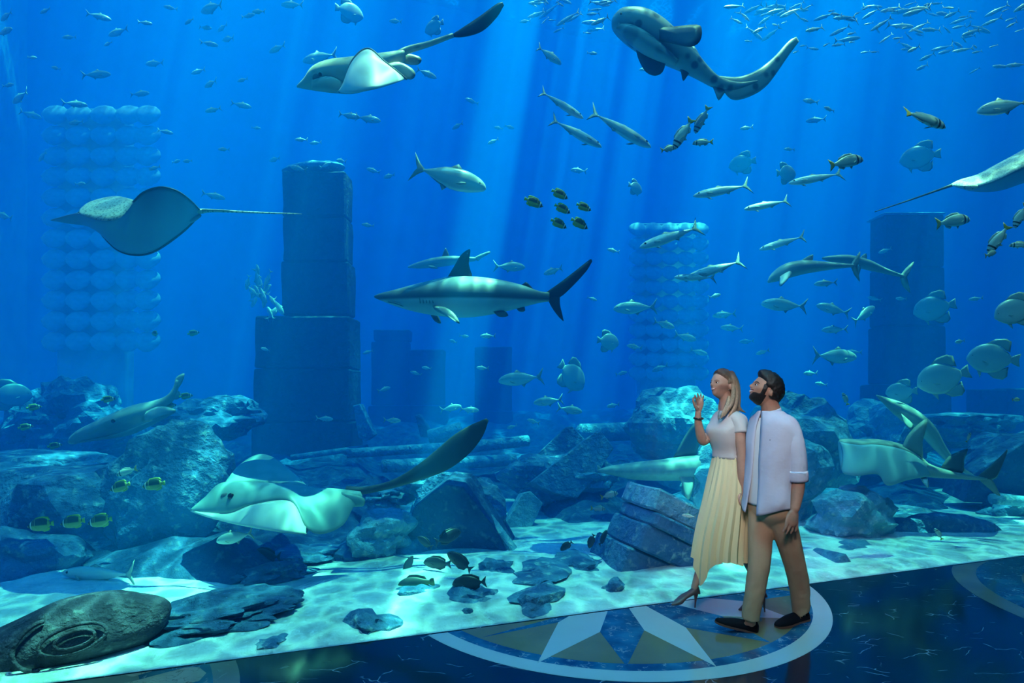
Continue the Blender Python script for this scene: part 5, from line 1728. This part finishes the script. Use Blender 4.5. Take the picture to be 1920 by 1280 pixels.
def species(kind):
    if kind in PROTO:
        return PROTO[kind]
    s = SPEC[kind]
    G = globals()
    q = crom(s['st'], 20)
    rings = [[Vector((x, hw * cos(2 * pi * j / 14), (zt + zb) / 2 + (zt - zb) / 2 * sin(2 * pi * j / 14))) for j in range(14)] for x, zt, zb, hw in q]
    fm = G[s.get('finm', 'FINC')]
    parts = [('body', fmesh(kind + '_body', loft(rings), G[s['m']])),
             ('tail_fin', fmesh(kind + '_tail_fin', flat_fin(s['tail']), G[s.get('tailm', s.get('finm', 'FINC'))]))]
    for nm, poly in s['fins']:
        parts.append((nm, fmesh(kind + '_' + nm, flat_fin(poly), fm)))
    px_, pz_, pl_ = s['pec']
    hw = max(r[3] for r in s['st'])
    for sg in (1, -1):
        v, f = flat_fin([(px_, pz_ + .012), (px_ - pl_ * .5, pz_ - .01), (px_ - pl_, pz_ - .06), (px_ - pl_ * .5, pz_ - .055), (px_ - .01, pz_ - .02)], .004)
        v = [(a, sg * (hw * 0.92 + (px_ - a) * 0.35) + b, c) for a, b, c in v]
        parts.append(('pectoral_fin', fmesh(kind + '_pectoral_fin', (v, f), fm)))
        ex = 0.40
        hz = [r for r in q if r[0] < ex + .02][0]
        ey = hz[3] * 0.86
        parts.append(('eye', fmesh(kind + '_eye', ellipsoid((ex, sg * ey, hz[2] + (hz[1] - hz[2]) * .62), .017, .008, .017, None, DIRS2), M_EYE)))
    # one joined mesh for fish too small to show their parts
    bv, bf, mi, ml = [], [], [], []
    for nm, me in parts:
        if nm in ('eye',):
            continue
        o_ = len(bv)
        bv += [tuple(v.co) for v in me.vertices]
        mm = me.materials[0]
        if mm not in ml:
            ml.append(mm)
        for p in me.polygons:
            bf.append(tuple(i + o_ for i in p.vertices))
            mi.append(ml.index(mm))
    small = bpy.data.meshes.new(kind + '_fish')
    small.from_pydata(bv, [], bf)
    for mm in ml:
        small.materials.append(mm)
    for p, i in zip(small.polygons, mi):
        p.material_index = i
        p.use_smooth = True
    PROTO[kind] = (parts, small)
    return PROTO[kind]


def orient(face, ang, yaw=0, roll=0):
    """face 'L' or 'R'; ang nose up; yaw turns the nose away from the camera; all in degrees."""
    a, yw = radians(ang), radians(yaw)
    f = Vector(((-1 if face == 'L' else 1) * cos(a) * cos(yw), cos(a) * sin(yw), sin(a)))
    u = Vector((0, 0, 1)) if abs(f.z) < 0.95 else Vector((1 if face == 'L' else -1, 0, 0))
    l = u.cross(f).normalized()
    u = f.cross(l)
    return Matrix((f, l, u)).transposed().to_4x4() @ Matrix.Rotation(radians(roll), 4, 'X')


FISHN = {'jack': 'trevally', 'runner': 'mackerel', 'bream': 'bream', 'butterfly': 'butterflyfish', 'batfish': 'batfish', 'surgeon': 'surgeonfish', 'grouper': 'grouper'}


def fish(kind, x, y, d, L, face, ang=0, yaw=0, roll=0, label=None, group=None, small=False, tint=None, dz=1.0):
    parts, sm = species(kind)
    d = max(d, glass_d(x) + 0.55)
    s = L / F * d / max(0.3, cos(radians(yaw)))
    M = Matrix.Translation(P(x, y, d)) @ orient(face, ang, yaw, roll) @ Matrix.Diagonal((s, s * 1.0, s * dz, 1))
    if small:
        r = bpy.data.objects.new(FISHN[kind], sm)
        COL.objects.link(r)
        r.matrix_world = M
        return tag(r, label, 'fish', group)
    r = bpy.data.objects.new(FISHN[kind], None)
    r.empty_display_size = 0.1
    COL.objects.link(r)
    r.matrix_world = M
    for nm, me in parts:
        c = bpy.data.objects.new(nm, me)
        COL.objects.link(c)
        c.parent = r
    return tag(r, label, 'fish', group)


fish('jack', 842, 333, 6.0, 142, 'R', -14, 8, 0, 'large silver trevally with its nose pointing down right above the shark')
# raccoon butterflyfish, two loose groups
GB = 'striped butterflyfish above the shark tail'
for x, y, L, ang, lab in ((1001, 379, 38, -20, 'leftmost butterflyfish of the six in mid water'), (1050, 364, 34, -24, 'topmost butterflyfish of the six in mid water'),
                          (1055, 391, 33, -25, 'butterflyfish in the middle of the six in mid water'), (1095, 388, 30, -20, 'rightmost butterflyfish of the six in mid water'),
                          (1048, 419, 33, -25, 'lowest left butterflyfish of the six in mid water'), (1087, 419, 36, -27, 'lowest right butterflyfish of the six in mid water')):
    fish('butterfly', x, y, 5.3, L, 'R', ang, 5, 0, lab, GB)
GB = 'green butterflyfish before the dark boulder'
for x, y, L, ang, lab in ((76, 983, 54, -6, 'leftmost green butterflyfish in the row of three low at left'), (136, 978, 50, -8, 'middle green butterflyfish in the row of three low at left'),
                          (187, 976, 50, -10, 'right green butterflyfish in the row of three low at left'), (225, 912, 42, -16, 'green butterflyfish above the row of three, the left of two'),
                          (288, 908, 46, -8, 'green butterflyfish above the row of three, the right of two')):
    fish('butterfly', x, y, 4.6, L, 'L', ang, 5, 0, lab, GB)
fish('bream', 238, 884, 5.2, 42, 'L', -18, 0, 0, 'dull green fish over the two upper butterflyfish at left')
fish('butterfly', 290, 625, 7.5, 18, 'L', 10, 30, 0, 'small butterflyfish alone below the left scale tower, left of its pair')
fish('butterfly', 363, 624, 7.5, 17, 'R', 15, 35, 0, 'small butterflyfish right of its pair below the scale tower')
# mackerel with forked tails
for x, y, L, face, ang, yaw, lab in (
        (1053, 196, 92, 'R', -22, 20, 'topmost mackerel of the three diving right under the leopard shark'), (1080, 249, 108, 'R', -20, 18, 'lower left mackerel of the three diving right'),
        (1163, 242, 134, 'R', -21, 18, 'right and largest mackerel of the three diving right'),
        (1354, 357, 104, 'L', -8, 10, 'mackerel with tall forked tail swimming left under the bream group'), (1438, 384, 80, 'L', -8, 12, 'mackerel swimming left just right of the tall forked tail'),
        (1530, 334, 92, 'L', -6, 15, 'mackerel swimming left below the lime tailed bream'), (1257, 444, 120, 'L', -18, 5, 'bright bent mackerel alone at mid height heading left'),
        (1467, 455, 64, 'L', -8, 40, 'short looking mackerel turning away above the pale shark'), (1340, 505, 108, 'L', -16, 10, 'upper mackerel of the overlapping pair by the faint tower'),
        (1304, 520, 76, 'L', 3, 10, 'lower mackerel of the overlapping pair by the faint tower')):
    fish('runner', x, y, 6.6, L, face, ang, yaw, -18 if face == 'R' else 18, lab, 'mackerel in mid water')
# bream and their relatives
fish('bream', 1281, 250, 6.0, 62, 'L', -58, 15, 0, 'yellow tailed bream diving steeply beside the three mackerel')
fish('bream', 1316, 224, 6.6, 46, 'L', -60, 30, 0, 'grey bream diving behind the yellow tailed one')
fish('bream', 1253, 279, 5.8, 34, 'R', 18, 20, 0, 'bream with two black head bars under the diving yellow tailed one')
fish('bream', 1318, 267, 6.0, 36, 'L', 4, 20, 0, 'small pale bream right of the black barred one')
fish('bream', 1734, 223, 5.6, 92, 'R', -12, 12, -25, 'white bream with orange tail alone in open water at upper right')
fish('bream', 1586, 304, 6.2, 74, 'R', 14, 10, 0, 'dark bream with lime tail above the mackerel')
fish('bream', 1786, 415, 6.8, 76, 'R', 10, 10, 0, 'bream with green tail beside the top of the right pillar')
fish('bream', 1872, 448, 6.0, 60, 'L', -58, 15, 0, 'orange tailed bream diving at the right edge')
fish('bream', 1914, 404, 6.6, 46, 'L', -66, 20, 0, 'grey bream diving above the orange tailed one at the right edge')
fish('bream', 1857, 476, 5.8, 32, 'R', 18, 20, 0, 'small barred bream under the diving orange tailed one')
fish('bream', 1914, 459, 6.0, 34, 'L', 2, 20, 0, 'pale bream half cut by the right edge')
fish('jack', 1882, 200, 6.6, 90, 'L', -8, 10, 0, 'blue trevally at the right edge above the stingray')
# batfish
for x, y, d, L, face, ang, yaw, lab in (
        (1725, 294, 9.5, 56, 'L', 0, 30, 'faint batfish below the white bream'), (1752, 577, 9.0, 62, 'L', -10, 25, 'faint batfish in front of the right pillar'),
        (1392, 306, 10.0, 44, 'L', -4, 25, 'faint batfish above the row of mackerel'), (1474, 325, 9.0, 44, 'R', 6, 20, 'thin outlined batfish left of the lime tailed bream'),
        (1191, 352, 9.5, 30, 'R', -12, 30, 'small faint batfish right of the six butterflyfish'), (1905, 582, 6.6, 66, 'L', -16, 20, 'mottled batfish cut by the right edge'),
        (1768, 708, 7.6, 82, 'L', -16, 20, 'large batfish over the flat rock at the right'), (1690, 734, 8.2, 44, 'L', -4, 30, 'small dark batfish left of the large one'),
        (1072, 704, 9.5, 62, 'R', -40, 30, 'ghostly batfish standing over the pointed slabs'), (1862, 672, 7.6, 78, 'L', 6, 20, 'striped batfish near the right edge above the dark masonry'),
        (814, 50, 8.8, 38, 'L', -10, 25, 'faint batfish under the top edge beside the dark paddle tail'), (655, 22, 10.0, 46, 'R', 0, 30, 'pale ghost of a batfish at the top above the white bellied ray'),
        (1140, 640, 9.0, 44, 'R', -6, 20, 'faint round batfish left of the waving woman'), (20, 740, 9.0, 56, 'R', 0, 30, 'faint batfish at the left edge above the flat boulder')):
    fish('batfish', x, y, d, L, face, ang, yaw, 0, lab)
# other trevally in the haze
for x, y, d, L, face, ang, yaw, lab in (
        (1191, 577, 8.5, 80, 'L', -2, 10, 'grey trevally level with the pale base of the faint tower'), (1470, 572, 8.0, 78, 'L', 6, 15, 'trevally below the pale blue shark'),
        (1562, 580, 9.0, 60, 'L', 16, 10, 'thin trevally right of the trevally under the shark'), (1548, 531, 8.2, 34, 'L', 0, 30, 'little green trevally below the tail of the pale blue shark'),
        (977, 710, 8.2, 86, 'L', -6, 10, 'trevally with a yellow back fin over the pointed slabs'), (1028, 752, 8.4, 56, 'L', -8, 10, 'trevally below the yellow finned one'),
        (1068, 768, 8.6, 50, 'R', -10, 20, 'trevally nose to nose with the pointed slab'), (1565, 668, 8.6, 92, 'R', -2, 10, 'long grey trevally to the right of the bearded man'),
        (1358, 590, 9.2, 40, 'L', -4, 20, 'trevally above the head of the waving woman'), (1372, 615, 9.2, 38, 'L', 6, 20, 'trevally just under the one above the head of the woman'),
        (1285, 632, 9.4, 46, 'R', -12, 15, 'trevally left of the woman near the faint tower'), (1245, 608, 9.0, 44, 'R', -14, 15, 'trevally against the bright foot of the faint tower'),
        (1565, 618, 9.0, 40, 'L', 0, 25, 'small dark trevally right above the head of the man'), (1620, 590, 9.0, 60, 'R', 30, 20, 'dusky fish with raised tail left of the right pillar'),
        (441, 1007, 4.9, 76, 'L', -14, 5, 'grey fish swimming left below the large teal ray'), (915, 630, 8.5, 30, 'L', 0, 5, 'small fish below the belly of the large shark'),
        (608, 785, 8.0, 32, 'R', -4, 5, 'small striped fish in front of the dark plinth'), (735, 788, 8.0, 32, 'R', -4, 10, 'small striped fish right of the pale hanging slab'),
        (690, 223, 8.8, 46, 'R', -6, 10, 'right of two small fish under the white bellied ray'), (655, 217, 8.8, 38, 'R', -4, 15, 'left of two small fish under the white bellied ray'),
        (1030, 104, 7.4, 50, 'R', -22, 25, 'silver trevally left of the leopard shark head'), (800, 138, 8.6, 36, 'R', -12, 25, 'faint trevally by the fins of the white bellied ray'),
        (1037, 508, 8.0, 34, 'L', -10, 35, 'rounded silver fish between the shark back and its tail'), (955, 500, 8.4, 60, 'R', 0, 10, 'dim dark fish right of the shark back fin'),
        (845, 765, 8.8, 40, 'R', 10, 20, 'dim fish over the fallen columns'), (880, 768, 8.8, 36, 'R', -6, 20, 'dim fish right of the one over the fallen columns')):
    fish('jack', x, y, d, L, face, ang, yaw, 0, lab, None, L < 44)
# dark fish near the sand
for kind, x, y, d, L, face, ang, yaw, lab in (
        ('grouper', 780, 1093, 4.75, 72, 'L', -8, 10, 'green bellied grouper hanging low over the foreground rubble'), ('surgeon', 880, 1092, 4.62, 66, 'L', -6, 10, 'dark oval surgeonfish over the smooth flat rock'),
        ('surgeon', 862, 1052, 4.95, 56, 'L', 34, 10, 'dark surgeonfish with its tail pointing down right'), ('surgeon', 797, 1016, 5.2, 34, 'L', 30, 20, 'curled dark fish before the pediment'),
        ('surgeon', 840, 1006, 5.3, 46, 'R', 12, 40, 'dark fish facing the dark pediment'), ('surgeon', 820, 1055, 5.1, 54, 'L', 0, 15, 'brown fish between the grouper and the dark surgeonfish'),
        ('surgeon', 1062, 1023, 5.2, 28, 'L', -38, 15, 'small black fish over the middle sand patch'), ('surgeon', 1109, 1014, 5.2, 28, 'L', -70, 15, 'small black fish pointing straight down at the sand'),
        ('surgeon', 1131, 1008, 5.6, 24, 'R', 40, 50, 'dim dark fish right of the one pointing down'), ('surgeon', 765, 1060, 5.2, 30, 'R', 60, 40, 'dim dark fish left of the grouper'),
        ('surgeon', 1060, 1112, 4.7, 26, 'L', -85, 20, 'thin dark fish standing on its nose by the glass'), ('surgeon', 498, 1042, 5.5, 66, 'L', 0, 15, 'dim grey fish below the large teal ray'),
        ('runner', 186, 1075, 4.9, 150, 'L', 0, 5, 'long dim grey fish body standing in for a flat reflection before the dark boulder')):  # last entry: fish body added in place of a flat reflection
    fish(kind, x, y, d, L, face, ang, yaw, 0, lab)
fish('bream', 1142, 928, 6.2, 36, 'R', 10, 20, 0, 'grey fish beside the upper corner of the tilted block')
fish('bream', 1121, 953, 6.2, 30, 'R', -6, 20, 0, 'grey fish below the one at the corner of the tilted block')
fish('jack', 1292, 967, 5.2, 26, 'L', 6, 10, 0, 'small fish with a bright back against the skirt', None, True)
fish('bream', 1585, 748, 7.0, 24, 'L', 70, 20, 0, 'small bright fish upright over the rocks right of the man')
fish('bream', 1905, 749, 7.0, 22, 'R', 0, 20, 0, 'tiny pale fish at the right edge above the rocks')
fish('bream', 1816, 820, 6.4, 22, 'R', 55, 20, 0, 'tiny pale fish behind the second fin of the guitarfish')
fish('bream', 1760, 1001, 6.2, 18, 'L', 60, 40, 0, 'tiny yellowish fish above the sand at the right')
for x, y, lab in ((203, 748, 'little green fish over the dark rock pile'), (349, 742, 'little lime fish above the tail of the left guitarfish'), (64, 763, 'little yellow fish near the left edge'),
                  (48, 800, 'little pale striped fish near the left edge'), (103, 835, 'little dim fish under the nose of the left guitarfish'), (318, 760, 'little green fish beside the guitarfish tail')):
    fish('butterfly', x, y, 6.4, 20, 'R', 10, 30, 0, lab)
# knot of silver fish beside the pillar
random.seed(21)
for i in range(16):
    x, y = random.gauss(494, 17), random.gauss(556, 24)
    x, y = min(523, max(458, x)), min(604, max(508, y))
    fish('jack', x, y, 9.3 + random.uniform(-.4, .4), random.uniform(24, 34), random.choice('LR'), random.choice((-60, -75, -50, 50, 70)), random.uniform(10, 40), 0,
         'small silver fish hanging in a knot beside the dark pillar', 'knot of silver fish beside the dark pillar', True)
# many small fish further off
random.seed(5)
UL = [(185, 31, 34), (397, 15, 56), (548, 9, 44), (222, 60, 44), (272, 43, 22), (520, 91, 36), (60, 108, 20), (105, 128, 20), (130, 70, 26), (203, 82, 20), (180, 140, 48), (290, 119, 38), (38, 182, 46), (140, 195, 34), (262, 176, 36),
      (57, 215, 40), (143, 230, 30), (372, 134, 30), (395, 157, 32), (400, 206, 30), (452, 197, 34), (385, 52, 26), (417, 52, 26), (428, 73, 30), (392, 82, 26), (465, 30, 28), (485, 22, 28), (600, 108, 70), (310, 247, 24),
      (80, 293, 30), (330, 303, 20), (352, 302, 20), (290, 315, 24), (515, 299, 26), (565, 262, 24), (592, 268, 22), (400, 367, 34), (8, 405, 38), (690, 422, 22), (498, 655, 20), (700, 320, 28), (742, 40, 26), (610, 310, 24), (560, 316, 32), (640, 302, 24),
      (8, 60, 40), (12, 30, 34), (150, 345, 24), (455, 150, 22), (420, 280, 22), (480, 240, 18), (15, 160, 24), (85, 20, 24), (320, 15, 24), (355, 40, 22)]
MARK = [('dark pillar top', 588, 318), ('left scale tower', 185, 330), ('upper left corner', 0, 0), ('left stingray', 250, 415), ('white bellied ray nose', 560, 162), ('paddle tail', 900, 40), ('upper trevally', 842, 333),
        ('large shark', 870, 560), ('leopard shark', 1300, 110), ('three diving mackerel', 1110, 225), ('six butterflyfish', 1050, 395), ('orange tailed bream', 1734, 223), ('right pillar', 1715, 500), ('waving woman', 1350, 700),
        ('bearded man', 1445, 700), ('faint scale tower', 1255, 560), ('pointed slabs', 1060, 810), ('dark plinth', 565, 700), ('fallen columns', 820, 850), ('large shark tail', 1065, 540), ('left edge', 0, 300), ('gap left of the pillar', 430, 200), ('top edge at left', 420, 0)]
SEEN = {}


def place_label(what, x, y):
    nm, mx, my = min(MARK, key=lambda q: (q[1] - x) ** 2 + (q[2] - y) ** 2)
    dx, dy = x - mx, y - my
    w_ = 'right' if dx > 0 else 'left'
    h_ = 'below' if dy > 0 else 'above'
    where = h_ if abs(dx) < 0.4 * abs(dy) else ((w_ + ' of') if abs(dy) < 0.4 * abs(dx) else h_ + ' and ' + w_ + ' of')
    k = (what, where, nm)
    SEEN[k] = SEEN.get(k, 0) + 1
    far = ('', 'second ', 'third ', 'fourth ', 'fifth ', 'sixth ', 'seventh ', 'eighth ', 'ninth ', 'tenth ')[SEEN[k] - 1]
    return (far + what + ' ' + where + ' the ' + nm).strip()


near = lambda q: min((a[1] - q[0]) ** 2 + (a[2] - q[1]) ** 2 for a in MARK)
for x, y, L in sorted(UL, key=near):
    fish('jack', x, y, random.uniform(8.0, 10.5), L, random.choice('LLR'), random.uniform(-18, 18), random.uniform(-20, 35), 0,
         place_label('small hazy fish', x, y), 'small fish scattered at the upper left', True)
MID = [(885, 190, 26), (858, 236, 22), (935, 240, 18), (955, 238, 18), (870, 345, 22), (730, 330, 24), (1085, 320, 30), (925, 265, 22), (985, 40, 20), (1340, 555, 26), (1400, 640, 24), (1190, 650, 30), (1238, 690, 34), (1165, 700, 24), (1310, 660, 34),
       (1430, 660, 20), (1520, 700, 30), (1540, 720, 24), (1600, 660, 26), (1640, 560, 20), (1660, 470, 26), (1150, 470, 24), (1110, 560, 20), (870, 630, 18), (850, 640, 16), (905, 690, 24), (800, 690, 20), (1000, 790, 24), (960, 800, 20), (1150, 760, 26), (690, 660, 20),
       (780, 700, 22), (720, 730, 22), (1690, 560, 22), (1830, 560, 22), (1800, 640, 24), (1530, 225, 30), (1555, 205, 24), (1520, 190, 26), (1480, 280, 20), (1400, 240, 24), (1210, 130, 22), (1110, 100, 20)]
for x, y, L in sorted(MID, key=near):
    fish('jack', x, y, random.uniform(8.2, 11.5), L, random.choice('LLR'), random.uniform(-20, 20), random.uniform(-20, 40), 0,
         place_label('small dim fish', x, y), 'small dim fish adrift in the haze', True)
# school of slender fish under the surface at the top right
random.seed(11)
for i in range(130):
    if i < 24:
        x, y = random.uniform(1000, 1170), random.uniform(-4, 62)
    else:
        u = random.random()
        x = 1370 + 560 * random.random()
        y = -5 + 135 * u ** 1.5 * (0.55 + 0.45 * (x - 1370) / 560) + 25 * random.random()
    L = random.choice((16, 22, 26, 34, 42))
    fish('runner', x, y, random.uniform(7.5, 11.0), L, random.choice('LLLR'), random.uniform(-32, 2), random.uniform(-25, 35), random.uniform(-20, 20),
         'slender silver fish in the loose school under the surface', 'school of slender silver fish at the top', True)
